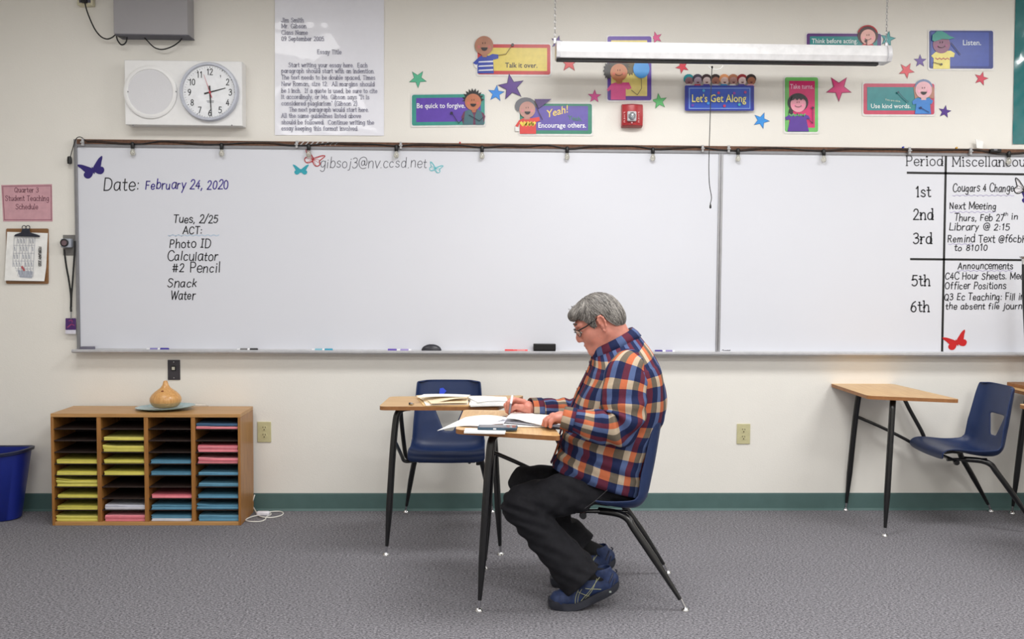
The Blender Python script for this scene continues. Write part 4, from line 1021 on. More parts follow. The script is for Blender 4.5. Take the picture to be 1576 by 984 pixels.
# plate and wooden onion-shaped lamp
pc_ = Yp(255, 626, -.19)
pz = OH
def disc_plate(c, rx, ry):
    prof = [(.25, 0), (.55, .003), (.8, .008), (1, .016), (1.01, .019), (.97, .019), (.8, .0125), (.5, .007), (.02, .006)]
    mb = MB(); rings = []
    for r, h in prof:
        rings.append([(c[0]+rx*r*math.cos(2*PI*k/48), c[1]+ry*r*math.sin(2*PI*k/48), c[2]+h+.006*(r*math.cos(2*PI*k/48))) for k in range(48)])
    return mb.loft(rings)
pcx = Yp(255, 626, -.16).x
tag(disc_plate((pcx, -.165, pz), .160, .128).build('plate', mat('pale_blue_glaze', rgb(148, 190, 204), .25, var=.14, vscale=60, coat=.4), smooth=True, angle=80), 'oval pale blue glazed plate lying on top of the wooden organizer', 'plate')
lx = Yp(255, 620, -.165).x
M_PEAR = wood('turned_wood', rgb(196, 142, 82), rgb(222, 172, 110), 1.6, .3, axis=2)
lp = thing('onion_vase', 'turned wooden onion-shaped vase standing on the blue plate', 'vase', (lx, -.165, pz+.0125))
MB().lathe([(.045, 0), (.062, .004), (.075, .016), (.082, .030)], (lx, -.165, pz+.0125), 40).build('base_band', wood('turned_wood_pale', rgb(184, 140, 88), rgb(206, 164, 112), 1.6, .35, axis=0), lp, smooth=True)
MB().lathe([(.082, .030), (.0845, .040), (.083, .054), (.074, .070), (.058, .086), (.040, .099), (.026, .110), (.017, .124), (.012, .140), (.0105, .146), (.006, .148), (.004, .144)], (lx, -.165, pz+.0125), 40).build('bulb', M_PEAR, lp, smooth=True)
MB().lathe([(.008, 0), (.007, .003), (.001, .004)], (lx-.002, -.165-.047, pz+.0125+.092), 12, 'y').build('knot', mat('wood_knot', rgb(140, 78, 44), .5), lp, smooth=True)
M_CORD = mat('white_cord', rgb(222, 220, 214), .45)
cdw = thing('inline_cord', 'white electric cord with inline switch on the carpet right of the organizer', 'cord', (Zp(405, 792, .015).x, -.1, 0))
c = Zp(405, 791, .014)
MB().box((c.x-.036, c.y-.016, 0.002), (c.x+.036, c.y+.016, .028)).build('inline_switch', mat('white_switch', rgb(228, 226, 234), .35), cdw, bevel=.008)
def fl(u, v, z=.004): return Zp(u, v, z)
cord = [Yp(392, 762, -.02), Yp(390, 768, -.035), Yp(388, 776, -.05), fl(391, 783, .02), (c.x-.034, c.y, .015)]
MB().tube(smooth_path(cord, 6), .0035, 8).build('cord', M_CORD, cdw, smooth=True)
cord2 = [(c.x+.034, c.y, .015), fl(414, 788), fl(417, 792), fl(410, 796), fl(408, 800), fl(400, 803), fl(385, 803), fl(378, 801), fl(384, 797), fl(396, 794, .006), fl(404, 796, .008), fl(418, 797), fl(432, 794), fl(436, 790), fl(430, 787.5), fl(416, 788, .007), fl(410, 789, .012)]
MB().tube(smooth_path(cord2, 6), .0035, 8).build('cord', M_CORD, cdw, smooth=True)
tag(MB().tube(smooth_path([(lx+.13, -.10, pz+.018), (lx+.17, -.07, pz+.012), (lx+.19, -.035, pz+.006), (lx+.195, -.018, pz-.02), (lx+.2, -.012, pz-.2)], 6), .003, 8).build('lamp_cord', M_CORD, smooth=True), 'white cord leaving the blue plate and dropping behind the organizer', 'cord')

# waste basket
M_BIN = mat('blue_plastic_bin', rgb(22, 40, 132), .4, var=.03)
bcx, bcy = -2.735, -.165
def sup(rx, ry, z, e=2.6, n=48, dz=0.0):
    out = []
    for k in range(n):
        a = 2*PI*k/n; ca, sa = math.cos(a), math.sin(a)
        x = rx*abs(ca)**(2/e)*(1 if ca >= 0 else -1); y = ry*abs(sa)**(2/e)*(1 if sa >= 0 else -1)
        out.append((bcx+x, bcy+y, z+dz*(abs(x)/rx)**3))
    return out
bk = thing('waste_basket', 'blue plastic waste basket by the left edge of the wall', 'waste basket', (bcx, bcy, 0))
hz = .375
MB().loft([sup(.170, .095, 0), sup(.182, .102, .006), sup(.24, .136, hz, dz=.015), sup(.236, .132, hz, dz=.015), sup(.178, .098, .012)], cap=True).build('bucket', M_BIN, bk, smooth=True, angle=50)
MB().loft([sup(.24, .136, hz-.014, dz=.015), sup(.252, .148, hz-.010, dz=.016), sup(.254, .150, hz+.004, dz=.016), sup(.244, .140, hz+.007, dz=.016), sup(.236, .132, hz, dz=.015)], cap=False).build('rim', mat('dark_blue_rim', rgb(30, 36, 66), .4), bk, smooth=True, angle=50)

# ================================================================== chair-desk combos
M_DESK = wood('desk_laminate', rgb(200, 156, 102), rgb(218, 180, 126), 1.0, .36, axis=1, coat=.15)
M_DEDGE = mat('desk_edge', rgb(150, 100, 56), .5, var=.12, vscale=40)
M_TUBE = mat('black_enamel_tube', rgb(16, 16, 18), .28, coat=.3)
M_CHROME = mat('chrome', rgb(210, 210, 212), .12, 1.0, var=.02)
M_SHELL = mat('navy_plastic_shell', rgb(26, 46, 88), .42, var=.05, vscale=20, bump=.15, bscale=400)
DT = .745
def round_poly(pts, r, n=4):
    out = []; N = len(pts)
    for i in range(N):
        p0, p1, p2 = Vector(pts[i-1]), Vector(pts[i]), Vector(pts[(i+1) % N])
        a = p1+(p0-p1).normalized()*r; b = p1+(p2-p1).normalized()*r
        for k in range(n+1):
            t_ = k/n; out.append((1-t_)**2*a+2*(1-t_)*t_*p1+t_*t_*b)
    return out
PROF = [(.348, .390), (.338, .406), (.342, .424), (.362, .437), (.40, .438), (.46, .427), (.52, .413), (.58, .402), (.63, .398), (.665, .405), (.690, .427), (.704, .458),
        (.713, .495), (.722, .54), (.729, .575), (.735, .612), (.741, .65), (.747, .69), (.752, .725), (.756, .752), (.758, .768), (.757, .776)]
def shell_mesh():
    P = smooth_path([(x, 0, z) for x, z in PROF], 2)
    # snap rows so that two of them lie on the edges of the opening
    rows = [(p.x, p.z) for p in P]
    i0 = min(range(len(rows)), key=lambda i: abs(rows[i][1]-.497)+(9 if rows[i][0] < .69 else 0))
    i1 = min(range(len(rows)), key=lambda i: abs(rows[i][1]-.617)+(9 if rows[i][0] < .69 else 0))
    n = len(rows); vs = []; cols = []
    def halfw(s, z):
        w_ = .202 if s < .45 else .202-(.030)*(s-.45)/.55
        if s < .06: w_ *= .90+.10*math.sqrt(max(0, 1-(1-s/.06)**2))
        if s > .93: w_ *= .80+.20*math.sqrt(max(0, 1-((s-.93)/.07)**2))
        return w_
    for i, (x, z) in enumerate(rows):
        s = i/(n-1); w_ = halfw(s, z)
        f = min(max((z-.497)/(.12), 0), 1) if x > .69 else 0
        hb = .026+.052*f
        fr_ = (0, .035, .08, .16, .32, .55, .78); ts = [-w_+(w_-hb)*k for k in fr_]+[-hb+2*hb*k/4 for k in range(5)]+[w_-(w_-hb)*k for k in reversed(fr_)]
        # direction towards the sitter
        a = rows[max(i-1, 0)]; b = rows[min(i+1, n-1)]; tx, tz = b[0]-a[0], b[1]-a[1]; l = math.hypot(tx, tz) or 1
        nx_, nz_ = -tz/l, tx/l
        if i < 4: nx_, nz_ = 0, 1
        amp = float(np.interp(s, [0, .08, .12, .35, .5, .62, .8, 1], [.004, .006, .014, .022, .050, .058, .050, .034]))
        if x < .69: amp = float(np.interp(x, [.34, .37, .42, .50, .60, .66, .69], [.004, .008, .014, .024, .044, .052, .054]))
        cols.append(ts)
        for t_ in ts:
            e = abs(t_)/w_
            d = amp*(.75*e**9+.25*e**3) - .004*(1-e*e)
            vs.append((x+nx_*d, t_, z+nz_*d))
    m_ = len(cols[0]); fs = []
    for i in range(n-1):
        for j in range(m_-1):
            if i0 <= i < i1 and 7 <= j < 11: continue
            fs.append((i*m_+j, i*m_+j+1, (i+1)*m_+j+1, (i+1)*m_+j))
    return vs, fs
def glide(x, y, root_leg, dx=0, dy=0):
    pass
def make_combo(label, group='school desk and chair combos'):
    t_ = thing('school_desk', label, 'desk', (0, 0, 0), group=group)
    top = round_poly([(-.10, -.26, 0), (.325, -.405, 0), (.265, .285, 0), (-.10, .305, 0)], .035)
    mb = MB(); n = len(top)
    mb.add([(p.x, p.y, DT) for p in top], [tuple(range(n))], 0)
    r2 = [(p.x*1.0, p.y, DT-.0185) for p in top]
    mb2 = MB(); mb2.prism([(p.x, p.y, DT-.0185) for p in top], (0,0,0), (0,0,.0180), 1)
    k = len(mb.v); mb.v += mb2.v; mb.f += [tuple(i+k for i in f) for f in mb2.f]; mb.mi += mb2.mi
    mb.build('desktop', [M_DESK, M_DEDGE], t_)
    # front legs with chrome glides
    for sgn in (-1, 1):
        p = [(.004, .276*sgn, .045), (.014, .266*sgn, .22), (.030, .250*sgn, .50), (.040, .238*sgn, .64), (.046, .228*sgn, .690), (.058, .205*sgn, .712), (.072, .17*sgn, .716)]
        P = smooth_path(p, 5); N = len(P)
        rad = []
        for q in P: rad.append(.0085+(.0165-.0085)*min(1, max(0, (q.z-.045)/.17)))
        lg = MB().tube(P, rad, 14).build('leg', M_TUBE, t_, smooth=True, angle=60)
        x, y = .001, .280*sgn
        MB().tube([(x, y, .012), (x+.003, y-.003*sgn, .048)], .0062, 10).lathe([(.004, .016), (.011, .012), (.0165, .005), (.0168, .0), (.001, 0)], (x, y, 0), 20).build('glide', M_CHROME, lg, smooth=True, angle=50)
    MB().tube([(.072, -.17, .716), (.072, .17, .716)], .0125, 12).build('crossbar', M_TUBE, t_, smooth=True)
    MB().tube(smooth_path([(.058, .205, .712), (.12, .225, .716), (.23, .235, .716), (.275, .235, .705), (.305, .235, .675), (.345, .233, .60), (.415, .226, .475), (.445, .215, .402), (.48, .18, .379), (.54, .12, .379), (.60, .11, .379)], 5), .0115, 12).build('diagonal_tube', M_TUBE, t_, smooth=True)
    MB().tube(smooth_path([(.033, .243, .56), (.08, .242, .542), (.20, .238, .490), (.33, .230, .425), (.385, .222, .390), (.43, .190, .379), (.50, .125, .379), (.60, .11, .379)], 5), .0095, 12).build('side_rail', M_TUBE, t_, smooth=True)
    MB().tube(smooth_path([(.40, -.12, .379), (.50, -.12, .379), (.62, -.12, .378)], 3), .009, 12).build('seat_rail', M_TUBE, t_, smooth=True)
    MB().tube([(.43, -.15, .379), (.43, .15, .379)], .009, 12).build('seat_rail', M_TUBE, t_, smooth=True)
    MB().lathe([(.014, -.01), (.016, 0), (.014, .012)], (.43, -.165, .372), 12, 'y').build('bolt', M_TUBE, t_, smooth=True)
    for sgn in (-1, 1):
        p = [(.50, .11*sgn, .379), (.575, .15*sgn, .378), (.615, .175*sgn, .362), (.640, .188*sgn, .325), (.72, .212*sgn, .21), (.828, .242*sgn, .045)]
        P = smooth_path(p, 5); rad = [.0085+(.0155-.0085)*min(1, max(0, (q.z-.045)/.16)) for q in P]
        lg = MB().tube(P, rad, 14).build('leg', M_TUBE, t_, smooth=True, angle=60)
        x, y = .848, .248*sgn
        MB().tube([(x, y, .012), (x-.018, y-.004*sgn, .048)], .0062, 10).lathe([(.004, .016), (.011, .012), (.0165, .005), (.0168, .0), (.001, 0)], (x+.001, y, 0), 20).build('glide', M_CHROME, lg, smooth=True, angle=50)
    vs, fs = shell_mesh()
    sh = MB().add(vs, fs).build('seat_shell', M_SHELL, t_, smooth=True, angle=80)
    so = sh.modifiers.new('thick', 'SOLIDIFY'); so.thickness = .0075; so.offset = 0
    sb = sh.modifiers.new('sub', 'SUBSURF'); sb.levels = 1; sb.render_levels = 1
    return t_
combo = make_combo('school desk where the seated man writes, blue shell chair attached')
combo.location = (.008, -1.400, 0); combo.rotation_euler = (0, 0, math.radians(-2.5))
combo_b = copy_tree(combo); combo_b.location = (-.178, -.893, 0); combo_b.rotation_euler = (0, 0, math.radians(90))
combo_b['label'] = 'empty school desk facing the camera behind the man, papers on its top'
combo_r = copy_tree(combo); combo_r.location = (2.139, -.288, 0); combo_r.rotation_euler = (0, 0, 0)
combo_r['label'] = 'empty school desk with blue chair at the right, turned sideways'
combo_s = copy_tree(combo); combo_s.location = (3.085, -.37, 0); combo_s.rotation_euler = (0, 0, 0)
combo_s['label'] = 'school desk cut off by the right edge, another desk stacked on it'
combo_n = copy_tree(combo); combo_n.location = (2.775, -1.15, 0); combo_n.rotation_euler = (0, 0, 0)
combo_n['label'] = 'nearest desk at the right edge, only its wooden corner in view'
combo_u = copy_tree(combo); combo_u.location = (3.065+.28, -.150, .745+.7455); combo_u.rotation_euler = (PI, 0, math.radians(-90))
combo_u['label'] = 'upside-down school desk stacked at the right edge, one black leg pointing up'
# small blue sticker on the chair back behind
sc_ = Yp(680, 603, -.15)
st = MB()
q = [Yp(u, v, -.154) for u, v in ((676, 607), (677, 598), (682, 597), (687, 602), (683, 607))]
st.prism(q, (0,0,0), (0,-.002,0)); tag(st.build('blue_sticker', mat('bright_blue_sticker', rgb(64, 92, 232), .4)), 'small bright blue tag stuck on the back of the empty chair', 'sticker')

# papers on the back desk ---------------------------------------------------------------
M_PAPER = mat('white_paper', rgb(244, 244, 242), .7)
M_MANILA = mat('manila', rgb(232, 196, 142), .65, var=.04); M_MANILA2 = mat('manila_cream', rgb(240, 222, 190), .65)
def sheet(corners, m, name, label, cat, th=.0015, bulge=0.0, parent=None, n=8, curl=None, group=None):
    """a bent sheet from four world corners (ccw), optional bulge along z"""
    a, b, c, d = [Vector(p) for p in corners]; vs = []
    for j in range(n+1):
        for i in range(n+1):
            s, t_ = i/n, j/n
            p = (a*(1-s)+b*s)*(1-t_)+(d*(1-s)+c*s)*t_
            z = bulge*math.sin(PI*s)*1.0
            if curl: z += curl(s, t_)
            vs.append(p+Vector((0, 0, z)))
    N = (n+1)
    fs = [(j*N+i, j*N+i+1, (j+1)*N+i+1, (j+1)*N+i) for j in range(n) for i in range(n)]
    mb = MB(); mb.add(vs, fs); mb.add([v-Vector((0, 0, th)) for v in vs], [tuple(reversed(f)) for f in fs])
    k = N*N
    for i in range(n):
        for a_, b_ in ((i, i+1), (n*N+i+1, n*N+i), ((i+1)*N, i*N), (i*N+n, (i+1)*N+n)):
            mb.f.append((a_, b_, b_+k, a_+k)); mb.mi.append(0)
    o = mb.build(name, m, parent, smooth=True, angle=30)
    if label: tag(o, label, cat, group)
    return o
Z = DT
def zc(pts, z): return [Zp(u, v, z+dz) for (u, v, dz) in pts]
fo = thing('manila_folder', 'open manila folder bulging with white papers on the back desk', 'folder', Zp(690, 620, Z))
sheet([Zp(652, 624.5, Z+.003), Zp(726, 624.5, Z+.003), Zp(724, 616, Z+.003), Zp(642, 612.5, Z+.003)], M_MANILA, 'folder_back', None, None, .002, parent=fo)
sheet([Zp(655, 623, Z+.008), Zp(720, 622, Z+.008), Zp(722, 615, Z+.008), Zp(650, 613, Z+.008)], M_PAPER, 'inner_papers', None, None, .006, parent=fo)
for dz in (.011, .016): sheet([Zp(664, 621, Z+dz), Zp(719, 620, Z+dz), Zp(721, 614, Z+dz), Zp(652, 611, Z+dz)], M_MANILA2 if dz > .012 else M_PAPER, 'inner_papers', None, None, .003, .001, parent=fo)
sheet([Zp(661, 623, Z+.007), Zp(719, 612, Z+.034), Zp(722, 609, Z+.034), Zp(640, 609, Z+.014)], M_MANILA2, 'folder_front', None, None, .0015, .004, parent=fo, curl=lambda s, t_: .010*s*(1-s))
sheet([Zp(642, 611.5, Z+.030), Zp(716, 611, Z+.036), Zp(724, 608, Z+.034), Zp(652, 607, Z+.034)], M_PAPER, 'top_sheet', None, None, .0012, .003, parent=fo)
sp_ = thing('paper_pile', 'pile of loose white papers beside the folder on the back desk', 'papers', Zp(750, 622, Z))
for k, (pts) in enumerate((((724, 625), (781, 624), (781, 615), (726, 614)), ((722, 623), (778, 622), (780, 613), (724, 613)), ((726, 620), (780, 620), (779, 611), (722, 612)), ((735, 619), (781, 617), (780, 612), (716, 610)))):
    sheet([Zp(u, v, Z+.003+.005*(k+1)) for u, v in pts], M_PAPER, 'sheet', None, None, .003+.0015*(k < 3), .001*(k+1), parent=sp_)
c = Zp(633.5, 622, Z+.006)
rg = thing('silver_cap', 'small silver cap lying on the left side of the back desk', 'cap', (c.x, c.y, Z))
MB().tube([c+Vector((-.011, .012, 0)), c+Vector((-.002, .003, 0))], .0058, 12).build('dark_end', mat('gunmetal', rgb(84, 84, 90), .3, .8), rg, smooth=True)
MB().tube([c+Vector((-.002, .003, 0)), c+Vector((.009, -.010, 0))], [.006, .0052], 12).build('silver_end', M_CHROME, rg, smooth=True)

# on the man's desk ----------------------------------------------------------------------
sheet([Zp(714, 665.5, Z+.006), Zp(777, 667, Z+.006), Zp(779, 661, Z+.006), Zp(716, 659, Z+.006)], M_PAPER, 'folded_newsprint', 'folded white printed sheet at the near edge of the man\'s desk', 'papers', .005)
mb = MB()
for k in range(9):
    a = Zp(724+k*5.6, 665.2+.11*k, Z+.0065); b = Zp(727+k*5.6+R.uniform(-1, 2), 665.0+.11*k, Z+.0065)
    mb.tube([a, b], .0009, 4)
ph = thing('smartphone', 'dark teal-cased smartphone lying on papers at the near desk edge', 'phone', Zp(770, 659, Z+.012))
q = [Zp(727, 660, Z+.014), Zp(796, 661, Z+.014), Zp(799, 654.5, Z+.014), Zp(735, 654, Z+.014)]
ctr = sum((Vector(p) for p in q), Vector())/4
dirx = (q[1]-q[0]).normalized(); diry = Vector((-dirx.y, dirx.x, 0))
def prect(cx, hx, hy, z0, z1, r=.010):
    pts = round_poly([ctr+dirx*(cx-hx)-diry*hy, ctr+dirx*(cx+hx)-diry*hy, ctr+dirx*(cx+hx)+diry*hy, ctr+dirx*(cx-hx)+diry*hy], r)
    return MB().prism([Vector((p.x, p.y, z0)) for p in pts], (0,0,0), (0,0,z1-z0))
prect(0.005, .080, .040, Z+.0065, Z+.0165).build('case', mat('teal_case', rgb(42, 70, 90), .4), ph, bevel=.002)
prect(0.005, .074, .034, Z+.0163, Z+.0172, .008).build('screen', mat('dark_screen', rgb(66, 60, 64), .12, coat=.5), ph)
p_ = ctr+dirx*(-.005)-diry*.0405; MB().box((p_.x-.006, p_.y-.001, Z+.010), (p_.x+.006, p_.y+.001, Z+.0145)).build('button', mat('white_button', rgb(226, 226, 230), .4), ph)
# packet being written on, one page folded over to the left
pkt = thing('exam_packet', 'white stapled packet the man writes on, front page folded over to the left', 'papers', Zp(800, 648, Z))
sheet([Zp(772, 656, Z+.006), Zp(862, 657, Z+.006), Zp(868, 641, Z+.006), Zp(786, 636, Z+.006)], M_PAPER, 'lower_pages', None, None, .004, parent=pkt)
sheet([Zp(779, 644, Z+.030), Zp(842, 656.5, Z+.010), Zp(868, 641, Z+.010), Zp(786, 635.5, Z+.014)], M_PAPER, 'upper_page', None, None, .0015, .002, parent=pkt, n=12, curl=lambda s, t_: .004*math.sin(PI*min(1, s*2)))
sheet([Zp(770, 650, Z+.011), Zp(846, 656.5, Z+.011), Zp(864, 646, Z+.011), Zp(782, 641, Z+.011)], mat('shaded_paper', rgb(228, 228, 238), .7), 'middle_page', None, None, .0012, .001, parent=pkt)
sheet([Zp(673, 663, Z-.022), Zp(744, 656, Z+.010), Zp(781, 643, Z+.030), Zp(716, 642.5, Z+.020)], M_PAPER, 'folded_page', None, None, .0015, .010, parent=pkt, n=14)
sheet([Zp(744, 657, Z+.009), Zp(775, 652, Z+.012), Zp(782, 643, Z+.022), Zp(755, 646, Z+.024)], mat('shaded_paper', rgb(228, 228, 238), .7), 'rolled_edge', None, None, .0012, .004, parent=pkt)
mb = MB(); c = Zp(776, 641.5, Z+.032); mb.tube([c+Vector((-.008, 0, 0)), c+Vector((.008, .002, 0))], .0012, 5).build('staple', M_BLACK, pkt)
# grey tablet-like pad under the left hand
c0, c1 = Zp(846, 658.5, Z+.007), Zp(869, 659, Z+.007)
tag(MB().prism([Zp(843, 660, Z+.001), Zp(864, 662, Z+.001), Zp(870, 657, Z+.001), Zp(852, 656, Z+.001)], (0,0,0), (0,0,.008)).build('dark_pad', mat('dark_pad', rgb(70, 70, 84), .3, .3), bevel=.002), 'thin dark pad under the man\'s left hand at the desk edge', 'pad')
# ================================================================== the seated man
# --- distance-field modelling kit: organic forms are unions of tapered capsules and ellipsoids, meshed as one skin
def V3(p): return np.array([p[0], p[1], p[2]], dtype=np.float32)
def cap(a, b, ra, rb):
    a, b = V3(a), V3(b); ab = b-a; L = float(ab@ab) or 1e-9
    def f(p):
        t_ = np.clip(((p-a)@ab)/L, 0, 1); return np.linalg.norm(p-a-t_[:, None]*ab, axis=1)-(ra+(rb-ra)*t_)
    return f
def ell(c, r, rot=None):
    c = V3(c); r = V3(r); Q = np.array(rot, dtype=np.float32) if rot is not None else None
    def f(p):
        q = p-c
        if Q is not None: q = q@Q.T
        k0 = np.linalg.norm(q/r, axis=1); k1 = np.linalg.norm(q/(r*r), axis=1)+1e-9
        return k0*(k0-1)/k1
    return f
def smin(a, b, k):
    h = np.clip(.5+.5*(b-a)/k, 0, 1); return b*(1-h)+a*h-k*h*(1-h)
def su(fs, k=.02):
    def f(p):
        d = fs[0](p)
        for g in fs[1:]: d = smin(d, g(p), k)
        return d
    return f
def sub(f, g, k=.006):
    return lambda p: -smin(-f(p), g(p), k)
def plane_cut(f, pt, n):
    pt, n = V3(pt), V3(n)
    return lambda p: np.maximum(f(p), (p-pt)@n)
def mesh_sdf(f, lo, hi, h):
    lo = np.array(lo, dtype=np.float32); dims = (np.ceil((np.array(hi)-lo)/h/4).astype(int))*4+1
    cd = (dims-1)//4
    ci = np.stack(np.meshgrid(*[np.arange(n) for n in cd], indexing='ij'), -1).reshape(-1, 3)
    cc = lo+(ci*4+2)*h
    d = f(cc.astype(np.float32)); near = np.abs(d) < 4*h*1.75
    F = np.ones(dims, dtype=np.float32)
    Fs = np.where(d < 0, -1, 1).reshape(cd).astype(np.float32)
    F[:-1, :-1, :-1] = np.repeat(np.repeat(np.repeat(Fs, 4, 0), 4, 1), 4, 2)
    act = ci[near]
    off = np.stack(np.meshgrid(*[np.arange(5)]*3, indexing='ij'), -1).reshape(-1, 3)
    idx = (act[:, None, :]*4+off[None]).reshape(-1, 3)
    lin = np.unique(np.ravel_multi_index(idx.T, dims))
    idx = np.stack(np.unravel_index(lin, dims), -1)
    for s in range(0, len(lin), 400000):
        q = idx[s:s+400000]; F.reshape(-1)[lin[s:s+400000]] = f((lo+q*h).astype(np.float32))
    S = F < 0
    c = [S[i:dims[0]-1+i, j:dims[1]-1+j, k:dims[2]-1+k] for i in (0, 1) for j in (0, 1) for k in (0, 1)]
    allin = np.logical_and.reduce(c); anyin = np.logical_or.reduce(c); cell = anyin & ~allin
    cidx = np.stack(np.nonzero(cell), -1); vid = -np.ones(cell.shape, dtype=np.int64); vid[cell] = np.arange(len(cidx))
    acc = np.zeros((len(cidx), 3)); cnt = np.zeros(len(cidx))
    corners = [(0,0,0),(1,0,0),(0,1,0),(1,1,0),(0,0,1),(1,0,1),(0,1,1),(1,1,1)]
    for a in corners:
        for ax in range(3):
            if a[ax]: continue
            b = list(a); b[ax] = 1
            fa = F[tuple((cidx+a).T)]; fb = F[tuple((cidx+b).T)]
            m_ = (fa < 0) != (fb < 0)
            t_ = np.where(m_, fa/(fa-fb+1e-12), 0)
            q = np.repeat(np.array([a], dtype=float), len(cidx), 0); q[:, ax] = t_
            acc[m_] += q[m_]; cnt[m_] += 1
    verts = lo+(cidx+acc/np.maximum(cnt, 1)[:, None])*h
    faces = []
    for ax in range(3):
        o1, o2 = [(1, 2), (2, 0), (0, 1)][ax]
        sl0 = [slice(None)]*3; sl1 = [slice(None)]*3; sl0[ax] = slice(0, dims[ax]-1); sl1[ax] = slice(1, dims[ax])
        A = S[tuple(sl0)]; Bm = S[tuple(sl1)]; e = np.stack(np.nonzero(A != Bm), -1)
        e = e[(e[:, o1] > 0) & (e[:, o2] > 0) & (e[:, o1] < dims[o1]-1) & (e[:, o2] < dims[o2]-1)]
        fl_ = A[tuple(e.T)]
        def vv(d1, d2):
            q = e.copy(); q[:, o1] -= d1; q[:, o2] -= d2; return vid[tuple(q.T)]
        quad = np.stack([vv(1, 1), vv(0, 1), vv(0, 0), vv(1, 0)], -1)
        quad[~fl_] = quad[~fl_][:, ::-1]
        faces.append(quad)
    faces = np.concatenate(faces); faces = faces[(faces >= 0).all(1)]
    return verts, faces
def np_obj(name, verts, faces, m, parent, smooth_it=0):
    me = bpy.data.meshes.new(name); po = WO[parent.name]
    v = verts-np.array(po)
    me.vertices.add(len(v)); me.vertices.foreach_set('co', v.astype(np.float32).ravel())
    me.loops.add(faces.size); me.loops.foreach_set('vertex_index', faces.astype(np.int32).ravel())
    me.polygons.add(len(faces)); me.polygons.foreach_set('loop_start', np.arange(0, faces.size, 4, dtype=np.int32))
    me.update(calc_edges=True); me.validate(); me.materials.append(m); me.shade_smooth()
    o = bpy.data.objects.new(name, me); COL.objects.link(o); o.parent = parent; WO[o.name] = WO[parent.name]
    if smooth_it:
        s = o.modifiers.new('smooth', 'SMOOTH'); s.factor = .5; s.iterations = smooth_it
    return o
YC = -1.45
man = thing('person', 'grey-haired man in plaid shirt and black trousers, seated, writing with a pen', 'person', (.45, YC, 0))

# --- head frame: a forward, l towards his left (camera side, -y), b up
E0 = Yp(923, 500, YC)
HF = Vector((-.866, 0, -.5)); HU = Vector((-.5, 0, .866))
def H(a, b, l=0): return E0+HF*a+HU*b+Vector((0, -l, 0))
HROT = [list(HF), [0, -1, 0], list(HU)]
def hell(a, b, l, ra, rl, rb): return ell(H(a, b, l), (ra, rl, rb), HROT)
def both(fn): return [fn(1), fn(-1)]
head = [hell(-.012, .040, 0, .100, .076, .086), hell(.040, -.018, 0, .054, .058, .080)]
head += both(lambda s: cap(H(.0, -.035, s*.052), H(.070, -.084, s*.018), .022, .020))
head += [cap(H(.078, -.086, .006), H(.078, -.086, -.006), .021, .021)]
head += both(lambda s: ell(H(.058, -.018, s*.036), (.028, .026, .030), HROT))
skull = su(head, .025)
feat = [skull]
f_brow = su([cap(H(.080, .044, .040), H(.088, .046, .012), .011, .011), cap(H(.080, .044, -.040), H(.088, .046, -.012), .011, .011)], .01)
f_nose = su([cap(H(.090, .030), H(.106, -.004), .008, .0105), cap(H(.106, -.006), H(.109, -.015), .0110, .0105), cap(H(.098, -.021, .010), H(.102, -.018, .009), .0075, .0075), cap(H(.098, -.021, -.010), H(.102, -.018, -.009), .0075, .0075)], .008)
f_mouth = su([ell(H(.074, -.054), (.024, .028, .028), HROT)], .01)
f_lipu = ell(H(.0965, -.047), (.0080, .021, .0058), HROT); f_lipl = ell(H(.0945, -.0595), (.0080, .019, .0065), HROT)
f_jowl = su([ell(H(.034, -.082), (.045, .050, .036), HROT)], .02)
lids = [ell(H(.079, .024, s*.031), (.0125, .0165, .0115), HROT) for s in (1, -1)]
def ear(s):
    L = .078
    body = ell(H(-.006, .009, s*L), (.0140, .0085, .034), HROT)
    pts = [(.006, .012), (.004, .030), (-.006, .041), (-.018, .040), (-.026, .028), (-.026, .010), (-.019, -.008), (-.010, -.022), (-.002, -.026), (.003, -.018)]
    pts = [((p[0]+.009)*.8-.006, p[1]) for p in pts]
    helix = [cap(H(pts[i][0], pts[i][1], s*(L+.008-.002*(i > 6))), H(pts[i+1][0], pts[i+1][1], s*(L+.008-.002*(i > 5))), .0042, .0042) for i in range(len(pts)-1)]
    cav = ell(H(-.008, .010, s*(L+.010)), (.0085, .0075, .021), HROT)
    return su([sub(body, cav, .004), su(helix, .004)], .004)
neckb = Yp(955, 535, YC)
neck = su([cap(H(-.040, -.012), neckb, .060, .066), cap(H(.010, -.055), Yp(940, 545, YC), .052, .060)], .03)
def head_f(p):
    d = skull(p)
    d = smin(d, f_brow(p), .012); d = smin(d, f_nose(p), .010); d = smin(d, f_mouth(p), .014)
    for s in (1, -1):
        d = -smin(-d, ell(H(.096, .022, s*.031), (.014, .017, .012), HROT)(p), .008)
    for l_ in lids: d = smin(d, l_(p), .003)
    d = smin(d, f_lipu(p), .004); d = smin(d, f_lipl(p), .004)
    d = smin(d, f_jowl(p), .018); d = smin(d, neck(p), .022)
    d = smin(d, ear(1)(p), .004); d = smin(d, ear(-1)(p), .004)
    return d
